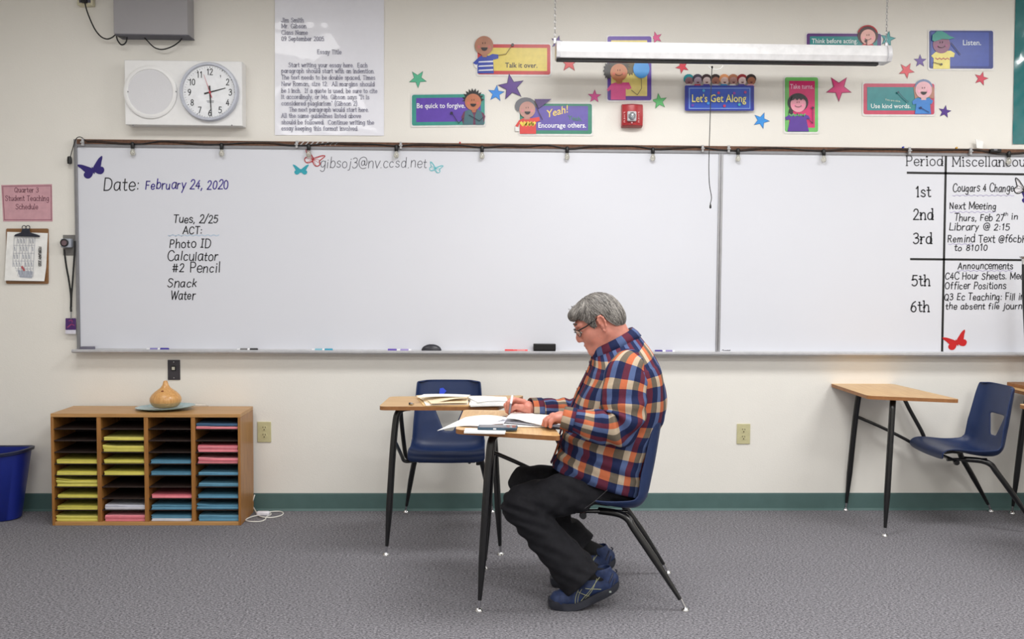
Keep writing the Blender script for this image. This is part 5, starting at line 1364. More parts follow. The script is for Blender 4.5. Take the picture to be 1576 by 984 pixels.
# --- trunk and limbs under the clothes
torso = su([ell(Yp(955, 600, YC), (.115, .150, .13)), ell(Yp(942, 668, YC), (.125, .150, .12)), ell(Yp(942, 722, YC), (.110, .140, .080)), cap(neckb, Yp(958, 575, YC), .064, .11),
            cap(Yp(960, 580, YC+.10), Yp(960, 580, YC-.10), .075, .075)], .05)
SN, EN, WN = Yp(963, 585, -1.605), Yp(955, 657, -1.665), Yp(872, 644.5, -1.672)
SF, EF, WF = Yp(952, 582, -1.300), Yp(925, 636, -1.175), Yp(824, 631, -1.272)
arms = su([cap(SN, EN, .052, .042), cap(EN, WN, .042, .026), cap(SF, EF, .046, .034), cap(EF, WF, .030, .025)], .01)
HN, KN, AN = Yp(930, 747, -1.46), Yp(806, 781, -1.585), Yp(897, 890, -1.635)
HFr, KF, AF = Yp(930, 746, -1.38), Yp(815, 745, -1.325), Yp(902, 851, -1.352)
legs = su([cap(HN, KN, .056, .052), cap(KN, AN, .055, .034), cap(HFr, KF, .056, .052), cap(KF, AF, .055, .034)], .03)
# --- left hand (near the camera), resting on the page, and right hand round the pen
def fing(pts, r): return su([cap(pts[i], pts[i+1], r[i], r[i+1]) for i in range(len(pts)-1)], .004)
Zt = .7555
kn = Yp(851, 641, -1.660)          # knuckles of the left hand
LW = WN
lh = [cap(LW, LW+(kn-LW)*.45, .025, .026)]
fingL = []
for i, (dy, dx, ln, tipx) in enumerate(((-.030, .012, .9, .022), (-.010, .003, 1, .008), (.011, -.001, 1.0, -.004), (.032, .003, .95, -.006))):
    m0 = kn+Vector((dx, dy, -.002*abs(i-1.5))); lh.append(cap(LW+Vector((-.004, dy*.45, .0)), m0, .0185, .0135))
    p1 = m0+Vector((-.020*ln, 0, -.010)); p2 = Vector((p1.x-.010+tipx*.2, p1.y+dy*.10, Zt+.026)); p3 = Vector((p2.x-.006+tipx*.25, p2.y, Zt+.0085))
    fingL.append(fing([m0, p1, p2, p3], [.0115, .0100, .0090, .0078]))
th0 = LW+Vector((-.016, .026, -.006)); fingL.append(fing([th0, th0+Vector((-.022, .022, -.012)), th0+Vector((-.046, .026, -.020)), Vector((th0.x-.062, th0.y+.022, Zt+.010))], [.015, .0125, .0105, .0085]))
left_hand = su([su(lh, .012)]+fingL, .006)
def RP(u, v, y): return Yp(u, v, y)
pen_tip = Zp(783, 641, DT+.0135); pen_top = Yp(788.5, 609, -1.345)
RW = WF
rh = [cap(RW, RP(812, 630, -1.290), .026, .029), cap(RP(812, 626, -1.275), RP(802, 622, -1.272), .025, .020), cap(RP(811, 635, -1.290), RP(800, 637, -1.280), .022, .018)]
right_hand = su([su(rh, .016),
    fing([RP(806, 619, -1.290), RP(791, 615.5, -1.310), RP(782.5, 620, -1.330), RP(783, 631, -1.338)], [.0135, .0115, .0100, .0082]),
    fing([RP(804, 621, -1.268), RP(786, 616.5, -1.285), RP(778.5, 624, -1.305), RP(780.5, 634, -1.322)], [.0135, .0115, .0100, .0085]),
    fing([RP(803, 627, -1.255), RP(787, 623, -1.262), RP(780, 630, -1.280), RP(785, 638, -1.300)], [.013, .011, .0098, .0085]),
    fing([RP(804, 633, -1.255), RP(791, 630, -1.255), RP(785, 636, -1.270), RP(791, 641, -1.290)], [.012, .010, .0092, .0080]),
    fing([RP(812, 632, -1.318), RP(803, 627.5, -1.343), RP(794, 626, -1.356), RP(787.5, 630, -1.352)], [.017, .0145, .0118, .0095])], .006)
def body_f(p):
    out = np.full(len(p), 1.0, dtype=np.float32)
    # evaluate each group only near it
    def part(f, c, r):
        q = np.linalg.norm(p-V3(c), axis=1) < r
        if q.any(): out[q] = smin(out[q], f(p[q]), .015)
        nq = ~q
        if nq.any(): out[nq] = np.minimum(out[nq], np.linalg.norm(p[nq]-V3(c), axis=1)-r*.72)
    d = smin(torso(p), arms(p), .03); d = smin(d, legs(p), .03)
    out[:] = d
    for f, c, r in ((head_f, H(0, 0), .26), (left_hand, kn, .14), (right_hand, RP(797, 628, -1.28), .14)):
        dist = np.linalg.norm(p-V3(c), axis=1); q = dist < r
        if q.any(): out[q] = smin(out[q], f(p[q]), .012)
    return out
M_SKIN = mat('skin', rgb(204, 134, 116), .48, var=.10, vscale=38, bump=.12, bscale=260)
_b = M_SKIN.node_tree.nodes['Principled BSDF']; _b.inputs['Subsurface Weight'].default_value = .12; _b.inputs['Subsurface Radius'].default_value = (.012, .004, .002); _b.inputs['Subsurface Scale'].default_value = .5
bv, bf = mesh_sdf(body_f, (.03, -1.80, .05), (.86, -1.05, 1.34), .0032)
body = np_obj('body', bv, bf, M_SKIN, man, 1)

# --- hair
HB = [(-.20, -.052), (-.12, -.046), (-.088, -.046), (-.053, -.030), (-.037, -.002), (-.030, .012), (-.022, .046), (.004, .048), (.012, .040), (.018, .008), (.034, .003), (.046, .030), (.058, .055), (.072, .068), (.2, .070)]
hxa = np.array([a for a, b in HB]); hxb = np.array([b for a, b in HB])
hair_vol = su([hell(-.010, .038, 0, .107, .084, .0975), hell(.052, .094, 0, .046, .058, .025), hell(.070, .087, .012, .030, .045, .014), hell(-.06, .0, 0, .058, .073, .06)], .02)
Fh, Uh, E0n = V3(HF), V3(HU), V3(E0)
def hair_f(p):
    q = p-E0n; a = q@Fh; b = q@Uh; l = -q[:, 1]
    d = hair_vol(p)
    s_ = a*.42+b*.90+.012*np.sin(a*38)+.006*np.sin(l*60)
    d = d+.0008*np.sin(b*95+a*40)
    lim = np.interp(a, hxa, hxb)+.004*np.sin(a*260)
    front = np.clip((np.abs(l)-.045)/.02, 0, 1)
    cut = (lim-b)*.8
    d = -smin(-d, -cut, .006)
    return np.maximum(d, -(skull(p)+.004))
hv, hf = mesh_sdf(hair_f, tuple(np.array(H(0, .03))-.17), tuple(np.array(H(0, .03))+.17), .0024)
M_HB = mat('hair_base', rgb(82, 78, 75), .7, var=.10, vscale=60)
np_obj('hair', hv, hf, M_HB, man, 1)
# combed strands following the scalp: forward over the brow, downward at the sides and nape
rs = np.random.RandomState(4)
NSTR = 3600
P_ = hv[rs.randint(0, len(hv), NSTR)].astype(np.float32)
def h_iso(p): return hair_vol(p)
def h_grad(p):
    e = .002; g = np.stack([h_iso(p+np.array(d, dtype=np.float32)*e)-h_iso(p-np.array(d, dtype=np.float32)*e) for d in ((1,0,0),(0,1,0),(0,0,1))], -1)
    return g/(np.linalg.norm(g, axis=1)[:, None]+1e-9)
tracks = [P_.copy()]; alive = np.ones(NSTR, bool); lift = rs.uniform(.0002, .0018, NSTR)
jit_ = rs.normal(0, .16, (NSTR, 2)).astype(np.float32)
for st_ in range(11):
    q = tracks[-1]; r = q-E0n; a = r@Fh; b = r@Uh; l = -r[:, 1]
    g = h_grad(q); t_ = np.clip((a+.005)/.05, 0, 1)
    da = .95*t_+(1-t_)*(-.25)+jit_[:, 0]; db = -.55*t_-(1-t_)*.95+jit_[:, 1]; dl = np.sign(l)*.45
    v = da[:, None]*Fh+db[:, None]*Uh+dl[:, None]*np.array([0, -1, 0], dtype=np.float32)
    v = v-g*np.sum(v*g, 1)[:, None]; v /= np.linalg.norm(v, axis=1)[:, None]+1e-9
    n_ = q+v*.0048; n_ = n_-h_grad(n_)*(h_iso(n_)-lift)[:, None]
    r = n_-E0n; a = r@Fh; b = r@Uh
    alive &= (b > np.interp(a, hxa, hxb)-.002)
    n_ = np.where(alive[:, None], n_, q); tracks.append(n_.astype(np.float32))
T_ = np.stack(tracks, 1)
for mi_, (cc, share) in enumerate((((120, 115, 110), 0), ((158, 153, 147), 1), ((62, 58, 56), 2), ((96, 91, 87), 3))):
    vs_, fs_ = [], []
    for k in range(share, NSTR, 4):
        tr = T_[k]; L_ = np.linalg.norm(tr[-1]-tr[0])
        if L_ < .008: continue
        base = len(vs_); m_ = 0
        for i_ in range(12):
            if i_ and np.linalg.norm(tr[i_]-tr[i_-1]) < 1e-5: break
            c_ = tr[i_]; d_ = tr[min(i_+1, 11)]-tr[max(i_-1, 0)]; nn = c_-E0n; nn = nn/(np.linalg.norm(nn)+1e-9)
            s_ = np.cross(d_, nn); s_ = s_/(np.linalg.norm(s_)+1e-9); r_w = .0011*(1-.6*i_/11)
            vs_ += [tuple(c_+s_*r_w), tuple(c_+nn*r_w), tuple(c_-s_*r_w)]; m_ += 1
        for i_ in range(m_-1):
            o_ = base+3*i_; fs_ += [(o_, o_+1, o_+4, o_+3), (o_+1, o_+2, o_+5, o_+4)]
    hs = MB().add(vs_, fs_).build('hair_strands', mat('hair_strand_%d' % mi_, rgb(*cc), .5, var=.05), man, smooth=True, angle=180); hs['kind'] = 'stuff'
M_BROW = mat('grey_brow', rgb(84, 74, 68), .8, var=.3, vscale=300)
for s in (1, -1):
    MB().tube([H(.094, .049, s*.012), H(.094, .055, s*.024), H(.088, .053, s*.036), H(.080, .048, s*.044)], [.003, .004, .0038, .002], 8).build('eyebrow', M_BROW, man, smooth=True)
    e = MB(); c = H(.082, .018, s*.031); rg_ = []
    for i in range(9):
        a_ = PI*i/8; rg_.append([c+HU*(.0105*math.cos(a_))+HF*(.0105*math.sin(a_)*math.cos(2*PI*k/16))+Vector((0, .0105*math.sin(a_)*math.sin(2*PI*k/16), 0)) for k in range(16)])
    eo = e.loft(rg_[1:-1]).build('eye', mat('eye_white', rgb(214, 204, 198), .2), man, smooth=True)
    MB().tube([c+HF*.0085-HU*.003, c+HF*.0112-HU*.0042], .0045, 12).build('iris', mat('iris_brown', rgb(60, 44, 36), .2), eo, smooth=True)
# --- glasses
gl = thing('g', None, None, H(.08, .02)); gl.name = 'glasses'; WO['glasses'] = H(.08, .02); gl.parent = man; gl.location = H(.08, .02)-Vector(man.location)
M_FRAME = mat('black_frame', rgb(22, 20, 22), .3)
for s in (1, -1):
    pts = []
    for k in range(24):
        a_ = 2*PI*k/24; ca, sa = math.cos(a_), math.sin(a_)
        x = .024*abs(ca)**.7*(1 if ca > 0 else -1); z = .0165*abs(sa)**.8*(1 if sa > 0 else -1)
        pts.append(H(.104-.012*(abs(x)/.024 if x*1 > 0 else 0)**2-.002*0+z*.10, .018+z, s*(.031+x)))
    MB().tube(pts+[pts[0], pts[1]], .0019, 6, cap=False).build('rim', M_FRAME, gl, smooth=True)
    MB().add(pts, [tuple(range(24))]).build('lens', mat('lens_glass', rgb(250, 250, 252), .02, trans=.97, var=0), gl)
    MB().tube([H(.096, .030, s*.055), H(.090, .030, s*.066), H(.060, .030, s*.075), H(.016, .036, s*.080), H(-.006, .040, s*.082), H(-.024, .030, s*.080), H(-.030, .014, s*.078)], [.003, .0034, .0030, .0028, .0024, .0018, .0014], 8).build('temple', M_FRAME, gl, smooth=True)
MB().tube([H(.108, .022, .008), H(.111, .026, 0), H(.108, .022, -.008)], .0017, 6).build('bridge', M_FRAME, gl, smooth=True)

# --- plaid cloth
def plaid_mat():
    m = bpy.data.materials.new('plaid_flannel'); m.use_nodes = True; nt = m.node_tree; b = nt.nodes['Principled BSDF']
    b.inputs['Roughness'].default_value = .85; b.inputs['Specular IOR Level'].default_value = .2
    uv = nt.nodes.new('ShaderNodeUVMap'); uv.uv_map = 'cloth'
    sp_ = nt.nodes.new('ShaderNodeSeparateXYZ')
    nz = nt.nodes.new('ShaderNodeTexNoise'); nz.inputs['Scale'].default_value = 9; nz.inputs['Detail'].default_value = 1
    nt.links.new(uv.outputs[0], nz.inputs['Vector'])
    ma = nt.nodes.new('ShaderNodeVectorMath'); ma.operation = 'MULTIPLY_ADD'; ma.inputs[1].default_value = (.012, .012, 0)
    nt.links.new(nz.outputs['Color'], ma.inputs[0]); nt.links.new(uv.outputs[0], ma.inputs[2])
    nt.links.new(ma.outputs[0], sp_.inputs[0])
    def frac(sock, per):
        a = nt.nodes.new('ShaderNodeMath'); a.operation = 'DIVIDE'; a.inputs[1].default_value = per; nt.links.new(sock, a.inputs[0])
        f = nt.nodes.new('ShaderNodeMath'); f.operation = 'FRACT'; nt.links.new(a.outputs[0], f.inputs[0]); return f.outputs[0]
    fu = frac(sp_.outputs[0], .084); fv = frac(sp_.outputs[1], .098)
    def ramp(sock, stops):
        r = nt.nodes.new('ShaderNodeValToRGB'); r.color_ramp.interpolation = 'CONSTANT'; nt.links.new(sock, r.inputs[0])
        e = r.color_ramp.elements
        while len(e) < len(stops): e.new(.5)
        for el, (p, c_) in zip(e, stops): el.position = p; el.color = c_
        return r.outputs[0]
    NAVY, MAR, LBL, KHA, ORA, CRE = rgb(28, 37, 72), rgb(90, 38, 56), rgb(78, 94, 134), rgb(106, 96, 84), rgb(188, 104, 70), rgb(184, 166, 144)
    dark = ramp(fu, [(0, LBL), (.30, NAVY), (.66, MAR)])
    light = ramp(fu, [(0, CRE), (.30, KHA), (.66, ORA)])
    sel = ramp(fv, [(0, (0, 0, 0, 1)), (.60, (1, 1, 1, 1))])
    mx = nt.nodes.new('ShaderNodeMixRGB'); nt.links.new(sel, mx.inputs[0]); nt.links.new(dark, mx.inputs[1]); nt.links.new(light, mx.inputs[2])
    tc = nt.nodes.new('ShaderNodeTexCoord'); n2 = nt.nodes.new('ShaderNodeTexNoise'); n2.inputs['Scale'].default_value = 500; nt.links.new(tc.outputs['Object'], n2.inputs['Vector'])
    n3 = nt.nodes.new('ShaderNodeTexNoise'); n3.inputs['Scale'].default_value = 16; n3.inputs['Detail'].default_value = 3; nt.links.new(tc.outputs['Object'], n3.inputs['Vector'])
    bp = nt.nodes.new('ShaderNodeBump'); bp.inputs['Strength'].default_value = .25; bp.inputs['Distance'].default_value = .001; nt.links.new(n2.outputs['Fac'], bp.inputs['Height'])
    bp2 = nt.nodes.new('ShaderNodeBump'); bp2.inputs['Strength'].default_value = .55; bp2.inputs['Distance'].default_value = .012; nt.links.new(n3.outputs['Fac'], bp2.inputs['Height']); nt.links.new(bp.outputs[0], bp2.inputs['Normal'])
    nt.links.new(bp2.outputs[0], b.inputs['Normal']); nt.links.new(mx.outputs[0], b.inputs['Base Color'])
    return m
M_PLAID = plaid_mat()
def grid_cloth(name, rings, U, Vv, parent, m=None, thick=.003, closed=True, smooth_it=0):
    """rings: [n][k] points; U[n][k], V[n][k] cloth coordinates in metres"""
    n, k = len(rings), len(rings[0]); po = WO[parent.name]
    me = bpy.data.meshes.new(name)
    vs = [tuple(Vector(p)-po) for r in rings for p in r]; fs = []; uvs = []
    for i in range(n-1):
        for j in range(k if closed else k-1):
            j2 = (j+1) % k
            fs.append((i*k+j, i*k+j2, (i+1)*k+j2, (i+1)*k+j))
            uj2 = U[i][j2] if j2 else U[i][k-1]+(U[i][k-1]-U[i][k-2]); uj2b = U[i+1][j2] if j2 else U[i+1][k-1]+(U[i+1][k-1]-U[i+1][k-2])
            uvs += [(U[i][j], Vv[i][j]), (uj2, Vv[i][j2]), (uj2b, Vv[i+1][j2]), (U[i+1][j], Vv[i+1][j])]
    me.from_pydata(vs, [], fs); ul = me.uv_layers.new(name='cloth')
    ul.data.foreach_set('uv', [c_ for q in uvs for c_ in q])
    me.materials.append(m or M_PLAID); me.shade_smooth()
    o = bpy.data.objects.new(name, me); COL.objects.link(o); o.parent = parent; WO[o.name] = po
    bm = bmesh.new(); bm.from_mesh(me); bmesh.ops.recalc_face_normals(bm, faces=bm.faces); bm.to_mesh(me); bm.free()
    if smooth_it: s = o.modifiers.new('smooth', 'SMOOTH'); s.factor = .5; s.iterations = smooth_it
    if thick: so = o.modifiers.new('thick', 'SOLIDIFY'); so.thickness = thick; so.offset = 1
    return o
# torso of the shirt: stations given by the front and back outline
ST = [((849, 717), (990, 762), .178), ((856, 702), (991, 744), .186), ((862, 684), (992, 722), .192), ((866, 664), (999, 694), .196), ((874, 645), (1012, 662), .200),
      ((883, 624), (1021, 632), .204), ((891, 603), (1022, 603), .208), ((901, 584), (1017, 577), .208), ((908, 569), (1009, 556), .200), ((911, 560), (1000, 539), .178), ((912, 554), (991, 527), .140), ((913, 550), (984, 518), .096), ((914, 548), (980, 512), .080)]
SUB = 7
def interp_st(q):
    n = len(ST)-1; q = min(max(q, 0), n-1e-6); i = int(q); t_ = q-i
    def cr(f):
        p0, p1, p2, p3 = f(ST[max(i-1, 0)]), f(ST[i]), f(ST[i+1]), f(ST[min(i+2, n)])
        return .5*((2*p1)+(p2-p0)*t_+(2*p0-5*p1+4*p2-p3)*t_*t_+(3*p1-p0-3*p2+p3)*t_**3)
    return [cr(lambda s: s[0][0]), cr(lambda s: s[0][1]), cr(lambda s: s[1][0]), cr(lambda s: s[1][1]), cr(lambda s: s[2])]
K = 96; rings = []; U = []; Vv = []; vacc = 0; prevc = None
NS = (len(ST)-1)*SUB
for i in range(NS+1):
    q = i/SUB; fu_, fv_, bu, bv_, hw = interp_st(q)
    Fp, Bp = Yp(fu_, fv_, YC), Yp(bu, bv_, YC)
    c = (Fp+Bp)/2; ax = (Bp-Fp)/2; ln = ax.length; ax = ax/ln; up = Vector((-ax.z, 0, ax.x))
    if up.z < 0: up = -up
    if prevc is not None: vacc += (c-prevc).length
    prevc = c; ring = []; ur = []; vr = []
    e = 2.35 if q < 8 else 2.1
    for j in range(K):
        a_ = 2*PI*j/K; ca, sa = math.cos(a_), math.sin(a_)
        x = ln*abs(ca)**(2/e)*(1 if ca >= 0 else -1); y = hw*abs(sa)**(2/e)*(1 if sa >= 0 else -1)
        # folds: pulls from the belly to the back, and soft diagonal creases
        wob = 0
        if q < 5.5:
            m_ = min(1, (5.5-q)/2)
            wob += .0045*m_*math.sin(q*4.2+1.6*math.sin(a_*2)+a_*1.5)+.0035*m_*math.sin(q*7.5-a_*3.0)
        if q < 2.0: wob += .005*math.sin(a_*7+q)*(2-q)/2
        if 4 < q < 9: wob += .0035*math.sin(a_*5+q*2.4)*math.sin((q-4)/5*PI)
        drop = 0
        if q > 7: drop = -.05*((q-7)/5)*0
        nrm = (ax*(x/ln)+Vector((0, y/hw, 0)))
        if nrm.length > 0: nrm.normalize()
        p = c+ax*x+Vector((0, -y, 0))+nrm*wob
        if q > 7: p.z -= .030*(abs(y)/.2)**2*min(1, (q-7)/2)
        ring.append(p); ur.append(a_*.185+.02); vr.append(vacc+.010*math.sin(a_))
    rings.append(ring); U.append(ur); Vv.append(vr)
shirt = grid_cloth('shirt', rings, U, Vv, man, thick=.003)
# sleeves ------------------------------------------------------------------------------
def sleeve(path, name, seed, voff):
    P = []; n = len(path)
    pts = [Yp(u, v, y) for u, v, y, r1, r2 in path]
    C = smooth_path(pts, 12); rr1 = smooth_path([(p[3], p[4], 0) for p in path], 12)
    rings = []; U = []; Vv = []; acc = voff; k = 56
    side = Vector((0, -1, 0))
    for i, c in enumerate(C):
        t_ = (C[min(i+2, len(C)-1)]-C[max(i-2, 0)]).normalized()
        sy2 = (side-t_*side.dot(t_)).normalized(); sx2 = t_.cross(sy2)
        if i: acc += (c-C[i-1]).length
        s = i/(len(C)-1); ring = []; ur = []; vr = []
        for j in range(k):
            a_ = 2*PI*j/k; ca, sa = math.cos(a_), math.sin(a_)
            wr = .0075*math.sin(acc*105+1.3*math.sin(a_*2+seed)+a_)*math.exp(-((s-.54)/.15)**2)*(.5+.5*abs(math.sin(a_*.5+.6)))*1.4
            wr += .0022*math.sin(acc*60+a_*2+seed)+.0018*math.sin(a_*6+acc*22+seed)
            env = min(1, (1-s)*9)
            r1 = rr1[i].x+wr*env; r2 = rr1[i].y+wr*env
            ring.append(c+sx2*(r1*ca)+sy2*(r2*sa)); ur.append(a_*.092+seed*.021); vr.append(acc)
        rings.append(ring); U.append(ur); Vv.append(vr)
    return grid_cloth(name, rings, U, Vv, man), rings
near_path = [(975, 553, -1.545, .040, .040), (970, 560, -1.585, .068, .050), (965, 576, -1.612, .085, .062), (961, 598, -1.632, .091, .066), (960, 622, -1.650, .0915, .069), (959, 640, -1.662, .088, .069),
             (953, 653, -1.672, .082, .068), (938, 658, -1.678, .073, .066), (918, 656, -1.682, .064, .058), (897, 651, -1.682, .054, .050), (880, 646.5, -1.679, .043, .042), (866.5, 643, -1.673, .0365, .036)]
sl_n, rn = sleeve(near_path, 'sleeve', 1.0, .012)
far_path = [(962, 560, -1.35, .05, .05), (950, 585, -1.28, .075, .06), (938, 612, -1.22, .072, .062), (925, 632, -1.185, .062, .058), (902, 634.5, -1.180, .055, .052), (875, 632.5, -1.216, .052, .050), (848, 631.5, -1.245, .048, .047), (830, 631, -1.264, .045, .044), (816.5, 631, -1.277, .0430, .042)]
sl_f, rf = sleeve(far_path, 'sleeve', 2.3, .05)
def cuff(path, name, seed):
    (u0, v0, y0, a0, b0), (u1, v1, y1, a1, b1) = path[-2], path[-1]
    A, Bq = Yp(u0, v0, y0), Yp(u1, v1, y1); t_ = (Bq-A).normalized(); side = Vector((0, -1, 0))
    sy2 = (side-t_*side.dot(t_)).normalized(); sx2 = t_.cross(sy2); rings = []; U = []; Vv = []
    for i in range(5):
        s = i/4; c = Bq-t_*.052*(1-s)+t_*.002; g = .0045
        rings.append([c+sx2*((a1+.003+(a0-a1)*(1-s)*.75+g)*math.cos(2*PI*j/40))+sy2*((b1+.003+(b0-b1)*(1-s)*.75+g)*math.sin(2*PI*j/40)) for j in range(40)])
        U.append([2*PI*j/40*.045+seed for j in range(40)]); Vv.append([.052*s+.015+seed]*40)
    return grid_cloth(name, rings, U, Vv, man, thick=.003)
cuff(near_path, 'cuff', .02); cuff(far_path, 'cuff', .11)
# collar ------------------------------------------------------------------------------
Fc, Bc = Yp(914, 550, YC), Yp(980, 515, YC); cc_ = (Fc+Bc)/2; ax = (Bc-Fc).normalized(); cl_ = (Bc-Fc).length/2; up = Vector((-ax.z, 0, ax.x)); up = up if up.z > 0 else -up
rings = [[], [], [], [], []]; U = [[] for _ in range(5)]; Vv = [[] for _ in range(5)]
KC = 60
for j in range(KC+1):
    a_ = PI+.16+(2*PI-.32)*j/KC; ca, sa = math.cos(a_), math.sin(a_)
    fr = max(0, -ca)**6
    for i, (g, hgt) in enumerate(((-.006, -.004), (-.008, .030-.010*fr), (-.002, .034-.010*fr), (.008, .012-.012*fr), (.013+.006*fr, -.012-.030*fr))):
        p = cc_+ax*((cl_+g)*ca)+Vector((0, -(.076+g)*sa, 0))+up*hgt
        rings[i].append(p); U[i].append(a_*.085+.03); Vv[i].append(.06+(.0, .03, .036, .055, .08)[i])
grid_cloth('collar', rings, U, Vv, man, closed=False, thick=.0025)
# placket, pocket and pen in it
def shirt_pt(q, a_, g=.0):
    fu_, fv_, bu, bv_, hw = interp_st(q); Fp, Bp = Yp(fu_, fv_, YC), Yp(bu, bv_, YC); c = (Fp+Bp)/2; ax = (Bp-Fp)/2; ln = ax.length; ax = ax/ln; e = 2.35 if q < 8 else 2.1
    ca, sa = math.cos(a_), math.sin(a_); x = (ln+g)*abs(ca)**(2/e)*(1 if ca >= 0 else -1); y = (hw+g)*abs(sa)**(2/e)*(1 if sa >= 0 else -1)
    p = c+ax*x+Vector((0, -y, 0))
    if q > 7: p.z -= .030*(abs(y)/.2)**2*min(1, (q-7)/2)
    return p
rings = []; U = []; Vv = []
for i in range(40):
    q = .3+11.2*i/39; rings.append([shirt_pt(q, PI+d, .0075) for d in (-.075, 0, .075)]); U.append([.05, .068, .086]); Vv.append([q*.045]*3)
grid_cloth('button_placket', rings, U, Vv, man, closed=False, thick=.003)
for q in (4.5, 6.2, 7.8, 9.6):
    p = shirt_pt(q, PI, .013); MB().tube([p, p+Vector((-.002, 0, 0))], .0055, 12).build('shirt_button', mat('button_dark', rgb(70, 60, 70), .3), man)
rings = []; U = []; Vv = []
for i in range(9):
    q = 5.6+2.0*i/8; rings.append([shirt_pt(q, PI+.42+.62*j/8, .0085) for j in range(9)]); U.append([.03+.012*j for j in range(9)]); Vv.append([.01+i*.014]*9)
grid_cloth('chest_pocket', rings, U, Vv, man, closed=False, thick=.003)
p = shirt_pt(7.55, PI+.62, .006)
pp_ = MB().tube([p+Vector((0, 0, -.03)), p+Vector((-.001, 0, .018))], .0045, 10).box((p.x-.008, p.y-.002, p.z-.02), (p.x-.006, p.y+.002, p.z+.014)).build('pocket_pen', M_BLACK, None, smooth=True)
tag(pp_, "black pen clipped in the man's chest pocket", 'pen')
# white pen in the right hand
pd = (pen_top-pen_tip).normalized(); Lp = (pen_top-pen_tip).length
pn = thing('writing_pen', "white and silver pen held upright in the man's right hand", 'pen', pen_tip)
MB().tube([pen_tip, pen_tip+pd*.004, pen_tip+pd*.012], [.0006, .0016, .0035], 12).build('tip', M_BLACK, pn, smooth=True)
MB().tube([pen_tip+pd*.011, pen_tip+pd*.020, pen_tip+pd*.058], [.0036, .0052, .0052], 14).build('grip', mat('pen_grip', rgb(120, 116, 124), .35, .4), pn, smooth=True)
MB().tube([pen_tip+pd*.057, pen_tip+pd*(Lp-.004), pen_tip+pd*Lp], [.0053, .0056, .004], 14).build('barrel', mat('pen_white', rgb(232, 232, 236), .3), pn, smooth=True)

# --- trousers
def wr(p, k=1.0):
    k = k*1.1
    x, y, z = p[:, 0], p[:, 1], p[:, 2]
    return k*(.0022*np.sin(x*55+z*80+y*20)+.0018*np.sin(x*-70+z*60+np.sin(y*40)*2)+.0012*np.sin(z*140+x*40))
KNc, KFc = V3(KN), V3(KF)
near_leg = su([cap(Yp(955, 757, -1.495), Yp(888, 757, -1.548), .078, .091), cap(Yp(888, 757, -1.548), Yp(804, 776, -1.583), .091, .081), cap(Yp(803, 780, -1.583), Yp(842, 829, -1.603), .082, .0735), cap(Yp(842, 829, -1.603), Yp(904, 902, -1.638), .0735, .096)], .012)
n_dir = (Yp(905, 899, -1.638)-Yp(842, 829, -1.603)).normalized()
far_leg = su([cap(Yp(945, 748, -1.365), Yp(812, 744, -1.323), .092, .078), cap(Yp(811, 746, -1.323), Yp(845, 788, -1.335), .079, .072), cap(Yp(845, 788, -1.335), Yp(906, 856, -1.352), .072, .078)], .012)
f_dir = (Yp(906, 856, -1.352)-Yp(845, 788, -1.335)).normalized()
hip = su([ell(Yp(938, 747, -1.42), (.125, .155, .080)), cap(Yp(962, 756, -1.42+.08), Yp(962, 756, -1.42-.08), .076, .076)], .04)
hem_n = Yp(896, 890, -1.632)+n_dir*.010; hem_f = Yp(891, 842, -1.349)+f_dir*.004
hn = cap(hem_n-n_dir*.06, hem_n+n_dir*.12, .076, .090); hfq = cap(hem_f-f_dir*.06, hem_f+f_dir*.12, .060, .072)
def nl(p):
    d = near_leg(p)+wr(p)
    q = np.linalg.norm(p-KNc, axis=1); s_ = np.exp(-(q/.11)**2)
    d = d+s_*.005*np.sin((p[:, 0]*.35+p[:, 2]*1.0)*150+2*np.sin(p[:, 1]*30))
    d = np.maximum(d, (p-V3(hem_n))@V3(n_dir)); return -smin(-d, hn(p), .003)
def fl_(p):
    d = far_leg(p)+wr(p)
    d = np.maximum(d, (p-V3(hem_f))@V3(f_dir)); return -smin(-d, hfq(p), .003)
def pants_f(p):
    d = smin(nl(p), hip(p)+wr(p, .8), .035); d = smin(d, fl_(p), .022)
    zs = np.interp(p[:, 0], [.36, .47, .53, .60, .66, .69], [.436, .424, .412, .406, .412, .44])
    slab = np.minimum(np.minimum(zs-p[:, 2], p[:, 2]-.29), np.minimum(p[:, 0]-.40, p[:, 1]+1.606))
    return np.maximum(d, slab)
M_PANTS = mat('black_denim', rgb(27, 27, 32), .8, var=.18, vscale=60, bump=.4, bscale=500, spec=.25)
pv, pf_ = mesh_sdf(pants_f, (.03, -1.80, .04), (.80, -1.15, .66), .0045)
np_obj('trousers', pv, pf_, M_PANTS, man, 2)
MB().tube(smooth_path([Yp(900, 783, -1.632), Yp(915, 772, -1.640), Yp(932, 757, -1.640), Yp(943, 747, -1.634)], 6), .0012, 6).build('seam', mat('seam_thread', rgb(70, 68, 70), .8), man, smooth=True)

